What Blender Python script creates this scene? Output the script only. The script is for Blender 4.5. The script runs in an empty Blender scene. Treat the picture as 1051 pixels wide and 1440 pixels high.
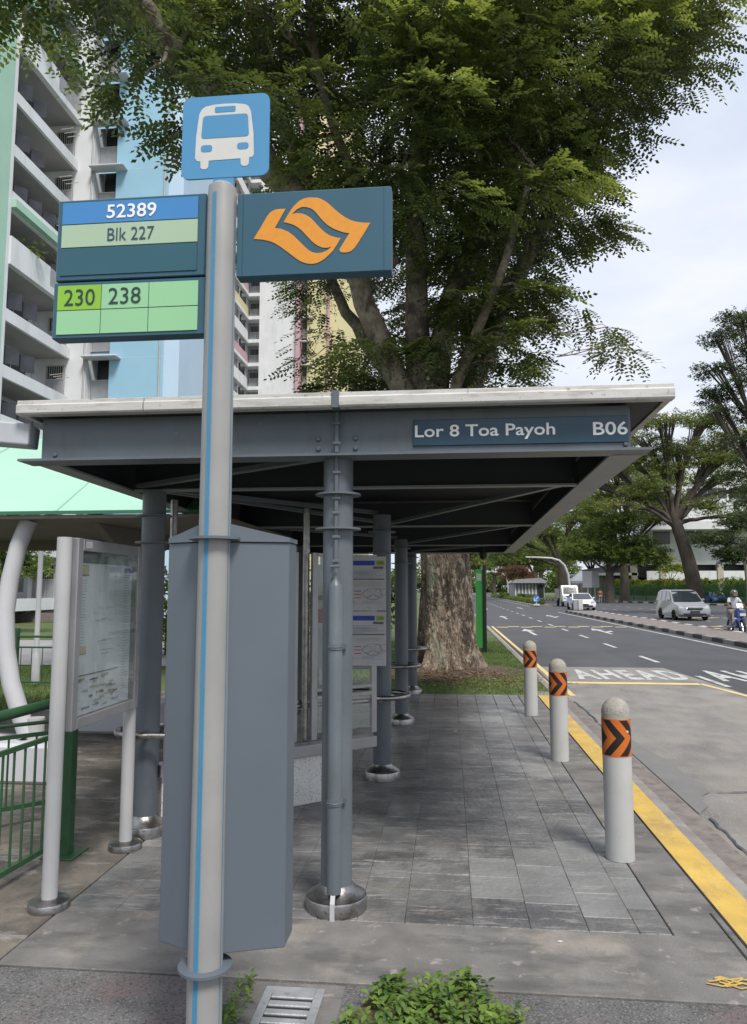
import bpy, math, random
import numpy as np
from mathutils import Vector, Matrix
from math import radians as RAD, sin, cos, pi
rnd = random.Random(7)
C = bpy.context.scene.collection
SC = bpy.context.scene

# ------------------------------------------------------------------ camera
cam = bpy.data.cameras.new('camera'); camo = bpy.data.objects.new('camera', cam); C.objects.link(camo)
cam.sensor_fit = 'VERTICAL'; cam.sensor_height = 36; cam.lens = 26.0
cam.clip_start = .05; cam.clip_end = 6000
camo.location = (0, 0, 1.65); camo.rotation_euler = (RAD(95.983), 0, RAD(5.815))
SC.camera = camo
# ------------------------------------------------------------------ light
SUN_EL, SUN_AZ = RAD(56), RAD(150)      # azimuth from +Y clockwise
w = bpy.data.worlds.new('World'); SC.world = w; w.use_nodes = True
nt = w.node_tree; N = nt.nodes; L = nt.links
bg = N['Background']; bg.inputs[1].default_value = 0.12
sky = N.new('ShaderNodeTexSky'); sky.sky_type = 'NISHITA'; sky.sun_disc = False
sky.sun_elevation = SUN_EL; sky.sun_rotation = SUN_AZ
tc = N.new('ShaderNodeTexCoord'); mp = N.new('ShaderNodeMapping'); mp.inputs['Scale'].default_value = (1, 1, 2.6)
n1 = N.new('ShaderNodeTexNoise'); n1.inputs['Scale'].default_value = 2.2; n1.inputs['Detail'].default_value = 7; n1.inputs['Roughness'].default_value = .55
cr = N.new('ShaderNodeValToRGB')
cr.color_ramp.elements[0].position = .34; cr.color_ramp.elements[0].color = (3.9, 4.35, 5.2, 1)
cr.color_ramp.elements[1].position = .62; cr.color_ramp.elements[1].color = (5.35, 5.5, 6.0, 1)
mx = N.new('ShaderNodeMix'); mx.data_type = 'RGBA'; mx.inputs[0].default_value = .93
L.new(tc.outputs['Generated'], mp.inputs[0]); L.new(mp.outputs[0], n1.inputs[0]); L.new(n1.outputs[0], cr.inputs[0])
L.new(sky.outputs[0], mx.inputs[6]); L.new(cr.outputs[0], mx.inputs[7]); L.new(mx.outputs[2], bg.inputs[0])
sl = bpy.data.lights.new('sun', 'SUN'); sl.energy = 2.6; sl.angle = RAD(16); sl.color = (1, .96, .9)
so = bpy.data.objects.new('sun', sl); C.objects.link(so)
sd = Vector((sin(SUN_AZ) * cos(SUN_EL), cos(SUN_AZ) * cos(SUN_EL), sin(SUN_EL)))
so.rotation_euler = sd.to_track_quat('Z', 'Y').to_euler(); so.location = (0, 0, 30)
SC.view_settings.view_transform = 'Standard'; SC.view_settings.look = 'None'
SC.view_settings.gamma = 1; SC.view_settings.exposure = 0.6; SC.view_settings.use_curve_mapping = False

# ------------------------------------------------------------------ materials
MATS = {}
def mat(name, col, rough=.6, metal=0., var=.12, scale=4., bump=0., bscale=60., dirt=None, coat=0., bdist=.01, obj=False, stretch=(1, 1, 1), objrand=0.):
    m = bpy.data.materials.new(name); m.use_nodes = True; MATS[name] = m
    n = m.node_tree.nodes; l = m.node_tree.links; b = n['Principled BSDF']
    b.inputs['Roughness'].default_value = rough; b.inputs['Metallic'].default_value = metal
    if coat: b.inputs['Coat Weight'].default_value = coat; b.inputs['Coat Roughness'].default_value = .08
    if obj: co = n.new('ShaderNodeTexCoord').outputs['Object']
    else: co = n.new('ShaderNodeNewGeometry').outputs['Position']
    mpn = n.new('ShaderNodeMapping'); mpn.inputs['Scale'].default_value = stretch; l.new(co, mpn.inputs[0]); co = mpn.outputs[0]
    t = n.new('ShaderNodeTexNoise'); t.inputs['Scale'].default_value = scale; t.inputs['Detail'].default_value = 6; l.new(co, t.inputs[0])
    r = n.new('ShaderNodeValToRGB'); r.color_ramp.elements[0].position = .3; r.color_ramp.elements[1].position = .7
    r.color_ramp.elements[0].color = tuple(c * (1 - var) for c in col) + (1,)
    r.color_ramp.elements[1].color = tuple(min(1, c * (1 + var)) for c in col) + (1,)
    l.new(t.outputs[0], r.inputs[0]); out = r.outputs[0]
    for d in ([] if not dirt else (dirt if isinstance(dirt, list) else [dirt])):
        dc, ds, lo, hi, amt = d[:5]; st = d[5] if len(d) > 5 else None
        t2 = n.new('ShaderNodeTexNoise'); t2.inputs['Scale'].default_value = ds; t2.inputs['Detail'].default_value = 8; t2.inputs['Roughness'].default_value = .65
        if st:
            mm = n.new('ShaderNodeMapping'); mm.inputs['Scale'].default_value = st; l.new(co, mm.inputs[0]); l.new(mm.outputs[0], t2.inputs[0])
        else: l.new(co, t2.inputs[0])
        mr = n.new('ShaderNodeMapRange'); mr.inputs[1].default_value = lo; mr.inputs[2].default_value = hi; mr.inputs[4].default_value = amt; l.new(t2.outputs[0], mr.inputs[0])
        mi = n.new('ShaderNodeMix'); mi.data_type = 'RGBA'; l.new(mr.outputs[0], mi.inputs[0]); l.new(out, mi.inputs[6]); mi.inputs[7].default_value = tuple(dc) + (1,); out = mi.outputs[2]
    if objrand:
        oi = n.new('ShaderNodeObjectInfo'); q_ = n.new('ShaderNodeMapRange'); q_.inputs[3].default_value = 1 - objrand; q_.inputs[4].default_value = 1 + objrand; l.new(oi.outputs['Random'], q_.inputs[0])
        vm = n.new('ShaderNodeVectorMath'); vm.operation = 'SCALE'; l.new(out, vm.inputs[0]); l.new(q_.outputs[0], vm.inputs['Scale']); out = vm.outputs[0]
    l.new(out, b.inputs['Base Color'])
    if bump:
        t3 = n.new('ShaderNodeTexNoise'); t3.inputs['Scale'].default_value = bscale; t3.inputs['Detail'].default_value = 6; l.new(co, t3.inputs[0])
        bp = n.new('ShaderNodeBump'); bp.inputs['Strength'].default_value = bump; bp.inputs['Distance'].default_value = bdist; l.new(t3.outputs[0], bp.inputs['Height']); l.new(bp.outputs[0], b.inputs['Normal'])
    return m
def leafmat(name, c1, c2, rough=.5, trans=.35, nscale=.9):
    m = bpy.data.materials.new(name); m.use_nodes = True; MATS[name] = m
    n = m.node_tree.nodes; l = m.node_tree.links; b = n['Principled BSDF']; out = n['Material Output']
    b.inputs['Roughness'].default_value = rough
    g = n.new('ShaderNodeNewGeometry'); t = n.new('ShaderNodeTexNoise'); t.inputs['Scale'].default_value = nscale; t.inputs['Detail'].default_value = 2
    l.new(g.outputs['Position'], t.inputs[0])
    ad = n.new('ShaderNodeMath'); ad.operation = 'MULTIPLY_ADD'; ad.inputs[1].default_value = .35; ad.inputs[2].default_value = 0
    l.new(g.outputs['Random Per Island'], ad.inputs[0])
    a2 = n.new('ShaderNodeMapRange'); a2.inputs[1].default_value = .38; a2.inputs[2].default_value = .66; a2.inputs[4].default_value = .65; l.new(t.outputs[0], a2.inputs[0])
    a3 = n.new('ShaderNodeMath'); a3.operation = 'ADD'; l.new(ad.outputs[0], a3.inputs[0]); l.new(a2.outputs[0], a3.inputs[1])
    mi = n.new('ShaderNodeMix'); mi.data_type = 'RGBA'; mi.inputs[6].default_value = c1 + (1,); mi.inputs[7].default_value = c2 + (1,); l.new(a3.outputs[0], mi.inputs[0])
    l.new(mi.outputs[2], b.inputs['Base Color'])
    tr = n.new('ShaderNodeBsdfTranslucent'); hs = n.new('ShaderNodeMix'); hs.data_type = 'RGBA'; hs.blend_type = 'MULTIPLY'; hs.inputs[0].default_value = 1; hs.inputs[7].default_value = (1.32, 1.25, .65, 1)
    l.new(mi.outputs[2], hs.inputs[6]); l.new(hs.outputs[2], tr.inputs[0])
    ms = n.new('ShaderNodeMixShader'); ms.inputs[0].default_value = trans; l.new(b.outputs[0], ms.inputs[1]); l.new(tr.outputs[0], ms.inputs[2]); l.new(ms.outputs[0], out.inputs[0])
    return m
def glassmat(name, tint=(.75, .82, .8), alpha=.25, rough=.03):
    m = bpy.data.materials.new(name); m.use_nodes = True; MATS[name] = m
    n = m.node_tree.nodes; l = m.node_tree.links; b = n['Principled BSDF']; out = n['Material Output']
    b.inputs['Base Color'].default_value = tint + (1,); b.inputs['Roughness'].default_value = rough; b.inputs['Specular IOR Level'].default_value = .8
    tr = n.new('ShaderNodeBsdfTransparent'); tr.inputs[0].default_value = (.95, .97, .96, 1); gl = n.new('ShaderNodeBsdfGlossy'); gl.inputs[1].default_value = rough
    fr = n.new('ShaderNodeLayerWeight'); fp = n.new('ShaderNodeMath'); fp.operation = 'POWER'; fp.inputs[1].default_value = 4.0; l.new(fr.outputs['Facing'], fp.inputs[0])
    fa = n.new('ShaderNodeMath'); fa.operation = 'MULTIPLY_ADD'; fa.inputs[1].default_value = .9; fa.inputs[2].default_value = .045; l.new(fp.outputs[0], fa.inputs[0])
    m1 = n.new('ShaderNodeMixShader'); l.new(fa.outputs[0], m1.inputs[0]); l.new(tr.outputs[0], m1.inputs[1]); l.new(gl.outputs[0], m1.inputs[2])
    m2 = n.new('ShaderNodeMixShader'); m2.inputs[0].default_value = alpha; l.new(m1.outputs[0], m2.inputs[1]); l.new(b.outputs[0], m2.inputs[2]); l.new(m2.outputs[0], out.inputs[0])
    return m

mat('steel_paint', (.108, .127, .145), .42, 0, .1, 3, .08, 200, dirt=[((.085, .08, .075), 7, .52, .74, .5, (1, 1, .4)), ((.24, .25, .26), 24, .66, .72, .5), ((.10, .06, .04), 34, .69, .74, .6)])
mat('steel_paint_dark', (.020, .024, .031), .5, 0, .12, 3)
mat('cabinet_paint', (.105, .126, .150), .45, 0, .07, 2.5, .05, 400, dirt=[((.11, .11, .11), 7, .6, .8, .3), ((.35, .36, .37), 40, .72, .76, .5)])
mat('pole_paint', (.285, .283, .275), .5, 0, .07, 6, .05, 200, dirt=((.22, .2, .17), 5, .6, .85, .45, (1, 1, .25)))
mat('pole_paint_light', (.42, .42, .42), .45, 0, .06, 4, dirt=((.28, .27, .24), 6, .6, .85, .35, (1, 1, .3)))
mat('alu_frame', (.36, .36, .37), .38, .55, .1, 5, .05, 200)
mat('stainless', (.34, .33, .32), .34, 1, .2, 14, .15, 60, dirt=[((.14, .12, .10), 12, .48, .7, .7), ((.10, .08, .06), 40, .58, .68, .7)])
mat('cyan_stripe', (.03, .22, .40), .5, 0, .05, 9)
mat('gutter_white', (.52, .51, .485), .55, 0, .08, 3, .15, 30, dirt=[((.2, .18, .13), 5, .50, .72, .8, (.7, 1, 4)), ((.10, .085, .065), 22, .60, .70, .8), ((.08, .07, .06), 60, .66, .72, .8)])
mat('linkbeam', (.42, .44, .47), .5, 0, .08, 3, dirt=((.12, .11, .1), 6, .55, .8, .6))
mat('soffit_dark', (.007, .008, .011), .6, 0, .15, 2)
mat('flange_grey', (.24, .26, .28), .5, 0, .1, 5)
mat('teal_sign', (.012, .05, .085), .3, 0, .08, 6, dirt=((.06, .12, .16), 12, .6, .85, .5))
mat('teal_box', (.028, .092, .135), .35, 0, .06, 4)
mat('teal_box_dark', (.018, .06, .08), .4, 0, .06, 4)
mat('teal_panel', (.022, .095, .125), .35, 0, .06, 4, dirt=((.1, .2, .24), 14, .62, .8, .6, (2.5, 1, .3)))
mat('blue_sign', (.072, .26, .47), .35, 0, .04, 3)
mat('blue_header', (.05, .215, .49), .35, 0, .04, 3)
mat('pale_green', (.36, .48, .34), .4, 0, .03, 3, dirt=((.6, .7, .58), 20, .66, .8, .5, (3, 1, .4)))
mat('mint_cell', (.27, .53, .29), .35, 0, .03, 3)
mat('lime_cell', (.23, .46, .035), .35, 0, .03, 3)
mat('icon_white', (.56, .555, .53), .5, 0, .04, 20)
mat('text_white', (.78, .78, .76), .45, 0, .02, 20)
mat('text_slate', (.03, .06, .10), .5, 0, .02, 20)
mat('text_dark', (.015, .04, .04), .5, 0, .02, 20)
mat('logo_orange', (.66, .26, .018), .45, 0, .05, 60)
mat('asphalt', (.060, .061, .067), .85, 0, .16, .6, .25, 180, dirt=[((.1, .1, .105), .35, .5, .75, .55, (1.6, .25, 1)), ((.14, .14, .14), 220, .62, .72, .4)])
mat('bay_concrete', (.225, .212, .197), .88, 0, .2, 2.2, .5, 110, dirt=[((.12, .115, .112), 1.1, .47, .66, .65, (1.5, .6, 1)), ((.36, .345, .32), 60, .54, .64, .55), ((.09, .088, .085), 85, .57, .65, .6), ((.29, .262, .21), .6, .48, .66, .6), ((.30, .26, .25), 4, .58, .68, .4)])
mat('bay_patch', (.175, .17, .165), .85, 0, .12, 2, .25, 160)
mat('tar', (.055, .06, .075), .6, 0, .15, 20)
mat('gutter_brown', (.19, .165, .15), .9, 0, .25, 8, .35, 70, dirt=((.08, .07, .065), 12, .52, .68, .7))
mat('kerb_stone', (.24, .225, .21), .85, 0, .2, 6, .3, 60, dirt=((.36, .33, .31), 10, .6, .7, .6))
mat('foot_concrete', (.155, .148, .140), .85, 0, .25, 4.2, .4, 90, dirt=[((.29, .26, .22), 1.5, .52, .64, .75), ((.075, .073, .07), 2.6, .49, .64, .7, (.6, 1.8, 1)), ((.33, .28, .27), 9, .60, .68, .7), ((.06, .06, .06), 45, .62, .7, .6)])
mat('tile_stone', (.135, .134, .132), .42, 0, .3, 5.0, .8, 28, dirt=[((.07, .07, .073), 1.5, .46, .60, .85, (.7, 1.3, 1)), ((.26, .255, .245), .8, .52, .64, .75), ((.19, .165, .145), 3.1, .55, .66, .6), ((.27, .265, .25), 14, .56, .64, .55, (.4, 1.6, 1)), ((.31, .285, .265), 7.5, .57, .66, .7, (.35, 1.8, 1)), ((.05, .05, .05), 16, .60, .68, .6, (.4, 1.5, 1))], bdist=.012, objrand=.13)
mat('tile_pale', (.195, .194, .19), .5, 0, .2, 3.5, .6, 28, dirt=[((.15, .15, .15), 4, .48, .62, .7, (.5, 1.5, 1)), ((.36, .35, .33), 9, .58, .68, .5, (.35, 1.8, 1))], objrand=.08, bdist=.012)
mat('grout', (.085, .083, .08), .95, 0, .3, 8)
mat('rough_tarmac', (.115, .112, .11), .95, 0, .3, 5, 1., 130, dirt=[((.27, .265, .26), 110, .54, .62, .7), ((.16, .115, .115), 2.3, .5, .62, .7), ((.035, .035, .035), 75, .54, .62, .8)], bdist=.008)
mat('brown_apron', (.165, .145, .12), .9, 0, .3, 3.4, .6, 60, dirt=[((.075, .068, .058), 2.2, .45, .58, .85), ((.29, .28, .26), 4, .54, .64, .75, (.6, 1.6, 1)), ((.05, .048, .045), 18, .58, .66, .7)])
mat('path_grey', (.26, .25, .25), .85, 0, .15, 1)
mat('yellow_paint', (.56, .37, .075), .65, 0, .14, 4, .2, 80, dirt=[((.36, .25, .10), 5, .48, .66, .7, (1, .35, 1)), ((.60, .46, .18), 14, .55, .68, .6, (1, .3, 1)), ((.16, .13, .09), 50, .60, .68, .65), ((.14, .12, .10), 2.3, .60, .70, .5)])
mat('yellow_road', (.66, .50, .22), .7, 0, .1, 4, dirt=((.2, .17, .12), 9, .58, .75, .45))
mat('white_road', (.52, .52, .51), .7, 0, .12, 4, dirt=[((.16, .16, .16), 5, .46, .66, .7), ((.1, .1, .1), 40, .56, .64, .8)])
mat('black_kerb', (.035, .035, .038), .7, 0, .2, 9)
mat('white_kerb', (.55, .54, .52), .7, 0, .15, 9, dirt=((.2, .17, .15), 5, .55, .75, .6))
mat('grass_ground', (.075, .105, .03), .95, 0, .35, .8, .5, 12, dirt=((.14, .105, .065), .35, .55, .7, .6), bdist=.03)
mat('soil', (.075, .052, .035), .95, 0, .3, 4, .5, 30)
leafmat('grass_blade', (.07, .13, .018), (.17, .24, .045), .6, .3, 1.5)
mat('granite', (.62, .61, .58), .5, 0, .06, 8, dirt=[((.22, .21, .2), 75, .56, .6, .8), ((.8, .79, .76), 110, .6, .66, .8)])
mat('bark', (.17, .13, .095), .95, 0, .4, 7, 1., 20, dirt=[((.045, .034, .027), 2.2, .45, .55, .9, (1.6, 1.6, .7)), ((.36, .30, .22), 11, .52, .60, .8, (1.2, 1.2, .7)), ((.035, .027, .022), 24, .54, .60, .85), ((.21, .235, .165), 2.1, .58, .66, .55, (1.4, 1.4, .6)), ((.42, .38, .31), 30, .62, .67, .7)], bdist=.07, stretch=(1, 1, .5))
mat('bark_light', (.24, .20, .15), .95, 0, .3, 4, 1., 18, dirt=[((.07, .055, .042), 4, .5, .6, .85, (1.2, 1.2, .6)), ((.36, .34, .29), 7, .55, .66, .6), ((.05, .04, .03), 1.1, .48, .62, .6)], bdist=.05)
mat('bark_grey', (.085, .07, .056), .95, 0, .3, 2, .8, 10, dirt=((.06, .05, .04), 1.5, .5, .66, .8), bdist=.05, stretch=(1, 1, .5))
leafmat('leaf_big', (.033, .051, .019), (.13, .168, .052), .42, .30, .8)
leafmat('leaf_fresh_lit', (.12, .165, .045), (.30, .355, .12), .4, .42, 1.3)  # new growth, brightened further to paint lit sprays into the leaf colour
leafmat('leaf_dark', (.024, .044, .014), (.065, .10, .026), .5, .25, .5)
leafmat('leaf_mid', (.055, .095, .02), (.19, .25, .05), .55, .35, .35)
leafmat('leaf_rain', (.085, .12, .032), (.23, .27, .075), .55, .4, .3)
leafmat('leaf_red', (.09, .05, .03), (.2, .09, .05), .55, .35, .5)
leafmat('leaf_lime', (.14, .22, .02), (.38, .42, .05), .55, .35, .8)
leafmat('leaf_cover', (.035, .085, .016), (.20, .29, .055), .4, .25, 9)
mat('rail_green', (.028, .085, .035), .42, 0, .15, 8, dirt=((.05, .05, .03), 14, .58, .75, .5))
mat('fence_green', (.035, .15, .085), .5, 0, .1, 3)
mat('mint_roof', (.33, .55, .43), .45, 0, .05, 1.2, dirt=((.31, .52, .41), 2, .55, .8, .4))
mat('walk_soffit', (.19, .165, .14), .7, 0, .1, 2)
mat('white_paint', (.50, .50, .52), .5, 0, .05, 2, dirt=((.45, .44, .42), 3, .6, .8, .35))
mat('hdb_white', (.66, .67, .68), .7, 0, .06, .7, dirt=[((.42, .42, .42), 1.4, .52, .75, .55, (1, 1, .15)), ((.3, .3, .3), 5, .62, .75, .4, (1, 1, .2))])
mat('hdb_grey', (.30, .31, .33), .75, 0, .08, .8)
mat('hdb_soffit', (.30, .29, .28), .8, 0, .08, .8)
mat('hdb_blue', (.29, .49, .63), .7, 0, .04, .5, dirt=((.25, .43, .56), 1, .55, .8, .4, (1, 1, .3)))
mat('hdb_blue_light', (.42, .55, .67), .7, 0, .04, .5)
mat('hdb_mint', (.34, .53, .42), .7, 0, .05, .7)
mat('hdb_yellow', (.60, .54, .30), .7, 0, .05, .5)
mat('hdb_pink', (.52, .32, .36), .7, 0, .05, .7)
mat('railing_panel', (.30, .305, .32), .5, 0, .1, 3)
mat('frame_pale', (.42, .40, .38), .5, 0, .08, 3)
mat('opening_dark', (.02, .021, .024), .5, 0, .3, 1.2)
mat('window_dark', (.03, .034, .04), .15, 0, .3, 2)
mat('black_metal', (.014, .014, .016), .4, 0, .2, 5)
mat('beige', (.42, .38, .31), .8, 0, .08, 1)
mat('car_silver', (.27, .275, .285), .3, .5, .02, 1, coat=.8)
mat('car_white', (.72, .73, .75), .3, 0, .02, 1, coat=.8)
mat('car_blue', (.03, .14, .42), .3, 0, .04, 1, coat=.8)
mat('car_glass', (.02, .026, .03), .06, 0, .1, 1, coat=.6)
mat('screen_glass', (.16, .2, .24), .08, 0, .3, 1.2, coat=.8)
mat('tyre', (.018, .018, .02), .8, 0, .1, 5)
mat('rim', (.38, .38, .4), .3, .8, .08, 5)
mat('headlamp', (.38, .40, .42), .12, .2, .1, 9, coat=1)
mat('number_plate', (.03, .03, .03), .4, 0, .1, 4)
mat('bike_blue', (.015, .06, .26), .3, 0, .05, 4, coat=.6)
mat('skin', (.20, .105, .065), .6, 0, .08, 6)
mat('shirt', (.44, .47, .47), .85, 0, .1, 9)
mat('shorts', (.20, .19, .17), .85, 0, .1, 9)
mat('helmet', (.07, .07, .075), .25, 0, .1, 4, coat=.6)
mat('red_cloth', (.3, .05, .04), .85, 0, .1, 4)
mat('roof_grey', (.30, .31, .33), .6, 0, .1, 1)
mat('tent_grey', (.34, .37, .42), .7, 0, .06, 1)
mat('sign_blue', (.04, .17, .5), .4, 0, .04, 1)
mat('ad_green', (.05, .36, .06), .35, 0, .12, 2)
mat('paper', (.62, .62, .62), .55, 0, .04, 6)
mat('poster_paper', (.46, .46, .47), .5, 0, .05, 6)
mat('map_paper', (.60, .63, .70), .5, 0, .05, 4)
mat('print_grey', (.12, .12, .13), .6, 0, .1, 5)
mat('print_mid', (.30, .32, .36), .6, 0, .1, 5)
mat('print_blue', (.025, .06, .36), .6, 0, .1, 5)
mat('print_lime', (.28, .45, .03), .6, 0, .1, 5)
mat('print_red', (.4, .05, .06), .6, 0, .1, 5)
mat('print_tan', (.42, .36, .22), .6, 0, .1, 5)
mat('print_pale', (.62, .64, .66), .6, 0, .1, 5)
mat('header_green', (.01, .035, .035), .4, 0, .1, 5)
mat('cast_iron', (.34, .35, .36), .5, .3, .15, 12, .3, 90, dirt=((.14, .13, .12), 20, .56, .7, .6))
mat('bollard_white', (.42, .42, .41), .6, 0, .05, 6, .05, 120, dirt=[((.28, .27, .25), 26, .64, .74, .6), ((.36, .35, .33), 5, .55, .8, .4)])
mat('bollard_top', (.33, .31, .27), .85, 0, .12, 30, .6, 150, dirt=((.15, .14, .12), 95, .56, .62, .8))
glassmat('glass', alpha=.10); glassmat('glass_board', alpha=.04, rough=.015)
# orange and black chevron print, wrapped round a bollard (object space)
m = bpy.data.materials.new('chevron_band'); m.use_nodes = True; MATS['chevron_band'] = m
n = m.node_tree.nodes; l = m.node_tree.links; b = n['Principled BSDF']; b.inputs['Roughness'].default_value = .4
tcn = n.new('ShaderNodeTexCoord'); sp = n.new('ShaderNodeSeparateXYZ'); l.new(tcn.outputs['Object'], sp.inputs[0])
def mth(op, a, bb=None, c=None):
    q = n.new('ShaderNodeMath'); q.operation = op
    for i, v in enumerate((a, bb, c)):
        if v is None: continue
        if isinstance(v, (int, float)): q.inputs[i].default_value = v
        else: l.new(v, q.inputs[i])
    return q.outputs[0]
ang = mth('ARCTAN2', sp.outputs[0], mth('MULTIPLY', sp.outputs[1], -1.))
u = mth('MULTIPLY', ang, .088)
az = mth('ABSOLUTE', mth('SUBTRACT', sp.outputs[2], .735))
t = mth('FRACT', mth('DIVIDE', mth('ADD', mth('ADD', u, mth('MULTIPLY', az, .85)), .075), .1106))
edge = mth('LESS_THAN', az, .108)
k = mth('MULTIPLY', mth('GREATER_THAN', t, .50), edge)
mi = n.new('ShaderNodeMix'); mi.data_type = 'RGBA'; mi.inputs[6].default_value = (.52, .125, .015, 1); mi.inputs[7].default_value = (.012, .009, .007, 1); l.new(k, mi.inputs[0])
l.new(mi.outputs[2], b.inputs['Base Color'])

# ------------------------------------------------------------------ builders
def off(o):
    return Vector(o['_o']) if o is not None and '_o' in o else Vector((0, 0, 0))
def tag(o, label=None, cat=None, group=None, kind=None):
    if label: o['label'] = label
    if cat: o['category'] = cat
    if group: o['group'] = group
    if kind: o['kind'] = kind
    return o
def thing(name, label, cat, loc=(0, 0, 0), group=None):
    o = bpy.data.objects.new(name, None); C.objects.link(o); o.location = loc; o['_o'] = tuple(loc); o.empty_display_size = .2
    return tag(o, label, cat, group)
class MB:
    def __init__(s): s.v = []; s.f = []; s.m = []; s.mats = []; s.sm = []
    def mi(s, name):
        if name not in s.mats: s.mats.append(name)
        return s.mats.index(name)
    def add(s, vs, fs, m=None, smooth=False):
        k = len(s.v); s.v += [tuple(v) for v in vs]; mi_ = s.mi(m) if m else 0
        for f in fs: s.f.append([k + i for i in f]); s.m.append(mi_); s.sm.append(smooth)
        return s
    def box(s, x0, x1, y0, y1, z0, z1, m=None):
        vs = [(x0, y0, z0), (x1, y0, z0), (x1, y1, z0), (x0, y1, z0), (x0, y0, z1), (x1, y0, z1), (x1, y1, z1), (x0, y1, z1)]
        return s.add(vs, [(3, 2, 1, 0), (4, 5, 6, 7), (0, 1, 5, 4), (1, 2, 6, 5), (2, 3, 7, 6), (3, 0, 4, 7)], m)
    def bbox(s, x0, x1, y0, y1, z0, z1, e=.004, m=None):      # box with chamfered top and vertical edges
        def ring(i, z): return [(x0 + i, y0 + e, z), (x0 + e, y0 + i, z), (x1 - e, y0 + i, z), (x1 - i, y0 + e, z), (x1 - i, y1 - e, z), (x1 - e, y1 - i, z), (x0 + e, y1 - i, z), (x0 + i, y1 - e, z)]
        def r2(i, z):
            a = i
            return [(x0 + a, y0 + e + a, z), (x0 + e + a, y0 + a, z), (x1 - e - a, y0 + a, z), (x1 - a, y0 + e + a, z), (x1 - a, y1 - e - a, z), (x1 - e - a, y1 - a, z), (x0 + e + a, y1 - a, z), (x0 + a, y1 - e - a, z)]
        vs = r2(e, z0) + r2(0, z0 + e) + r2(0, z1 - e) + r2(e, z1)
        fs = [[7, 6, 5, 4, 3, 2, 1, 0], list(range(24, 32))]
        for k in range(3):
            for i in range(8): j = (i + 1) % 8; fs.append([k * 8 + i, k * 8 + j, k * 8 + 8 + j, k * 8 + 8 + i])
        return s.add(vs, fs, m)
    def bar(s, p, q, w, h, m=None, up=(0, 0, 1)):
        p = Vector(p); q = Vector(q); d = (q - p).normalized(); u = Vector(up)
        r = d.cross(u)
        if r.length < 1e-4: r = d.cross(Vector((0, 1, 0)))
        r.normalize(); u = r.cross(d); a = r * w / 2; b_ = u * h / 2
        vs = [p - a - b_, p + a - b_, p + a + b_, p - a + b_, q - a - b_, q + a - b_, q + a + b_, q - a + b_]
        return s.add(vs, [(0, 1, 2, 3), (7, 6, 5, 4), (1, 0, 4, 5), (2, 1, 5, 6), (3, 2, 6, 7), (0, 3, 7, 4)], m)
    def lathe(s, prof, c=(0, 0, 0), n=24, m=None, smooth=True):
        vs = []; fs = []; k = len(prof)
        for i in range(n):
            a = 2 * pi * i / n
            for r, z in prof: vs.append((c[0] + r * cos(a), c[1] + r * sin(a), c[2] + z))
        for i in range(n):
            j = (i + 1) % n
            for q in range(k - 1): fs.append((i * k + q, j * k + q, j * k + q + 1, i * k + q + 1))
        fs.append([i * k for i in range(n)][::-1]); fs.append([i * k + k - 1 for i in range(n)])
        return s.add(vs, fs, m, smooth)
    def cyl(s, c, r, z0, z1, n=24, m=None, smooth=True, r1=None):
        return s.lathe([(r, z0), (r if r1 is None else r1, z1)], c, n, m, smooth)
    def tube(s, pts, rad, n=10, m=None, smooth=True, closed=False, lump=None):
        pts = [Vector(p) for p in pts]; K = len(pts)
        if not hasattr(rad, '__len__'): rad = [rad] * K
        vs = []; fs = []; pr = None
        for i, p in enumerate(pts):
            if closed: t = pts[(i + 1) % K] - pts[i - 1]
            else: t = pts[min(i + 1, K - 1)] - pts[max(i - 1, 0)]
            t.normalize()
            if pr is None:
                pr = t.orthogonal().normalized() if abs(t.z) > .99 or True else None
            pr = (pr - t * pr.dot(t)).normalized(); b_ = t.cross(pr)
            for j in range(n):
                a = 2 * pi * j / n; rr = rad[i] * (lump(i, j) if lump else 1)
                vs.append(p + (pr * cos(a) + b_ * sin(a)) * rr)
        for i in range(K if closed else K - 1):
            i2 = (i + 1) % K
            for j in range(n): j2 = (j + 1) % n; fs.append((i * n + j, i * n + j2, i2 * n + j2, i2 * n + j))
        if not closed: fs.append(list(range(n))[::-1]); fs.append([(K - 1) * n + j for j in range(n)])
        return s.add(vs, fs, m, smooth)
    def prism(s, poly, a0, a1, axis='z', m=None, smooth=False):
        def P(u_, v_, w_): return {'z': (u_, v_, w_), 'y': (u_, w_, v_), 'x': (w_, u_, v_)}[axis]
        k = len(poly); vs = [P(u_, v_, a0) for u_, v_ in poly] + [P(u_, v_, a1) for u_, v_ in poly]
        fs = [list(range(k))[::-1], list(range(k, 2 * k))] + [(i, (i + 1) % k, k + (i + 1) % k, k + i) for i in range(k)]
        return s.add(vs, fs, m, smooth)
    def quad(s, a, b_, c, d, m=None): return s.add([a, b_, c, d], [(0, 1, 2, 3)], m)
    def rect(s, x0, x1, y0, y1, z, m=None): return s.quad((x0, y0, z), (x1, y0, z), (x1, y1, z), (x0, y1, z), m)
    def face(s, x0, x1, z0, z1, y, m=None): return s.quad((x0, y, z0), (x1, y, z0), (x1, y, z1), (x0, y, z1), m)
    def xf(s, fn): s.v = [tuple(fn(Vector(v))) for v in s.v]; return s
    def mesh(s, name, material=None, o=Vector((0, 0, 0))):
        me = bpy.data.meshes.new(name); me.from_pydata([(v[0] - o.x, v[1] - o.y, v[2] - o.z) for v in s.v], [], s.f)
        for q in (s.mats or [material]): me.materials.append(MATS[q])
        if s.mats: me.polygons.foreach_set('material_index', s.m)
        me.polygons.foreach_set('use_smooth', s.sm); me.update(); return me
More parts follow.
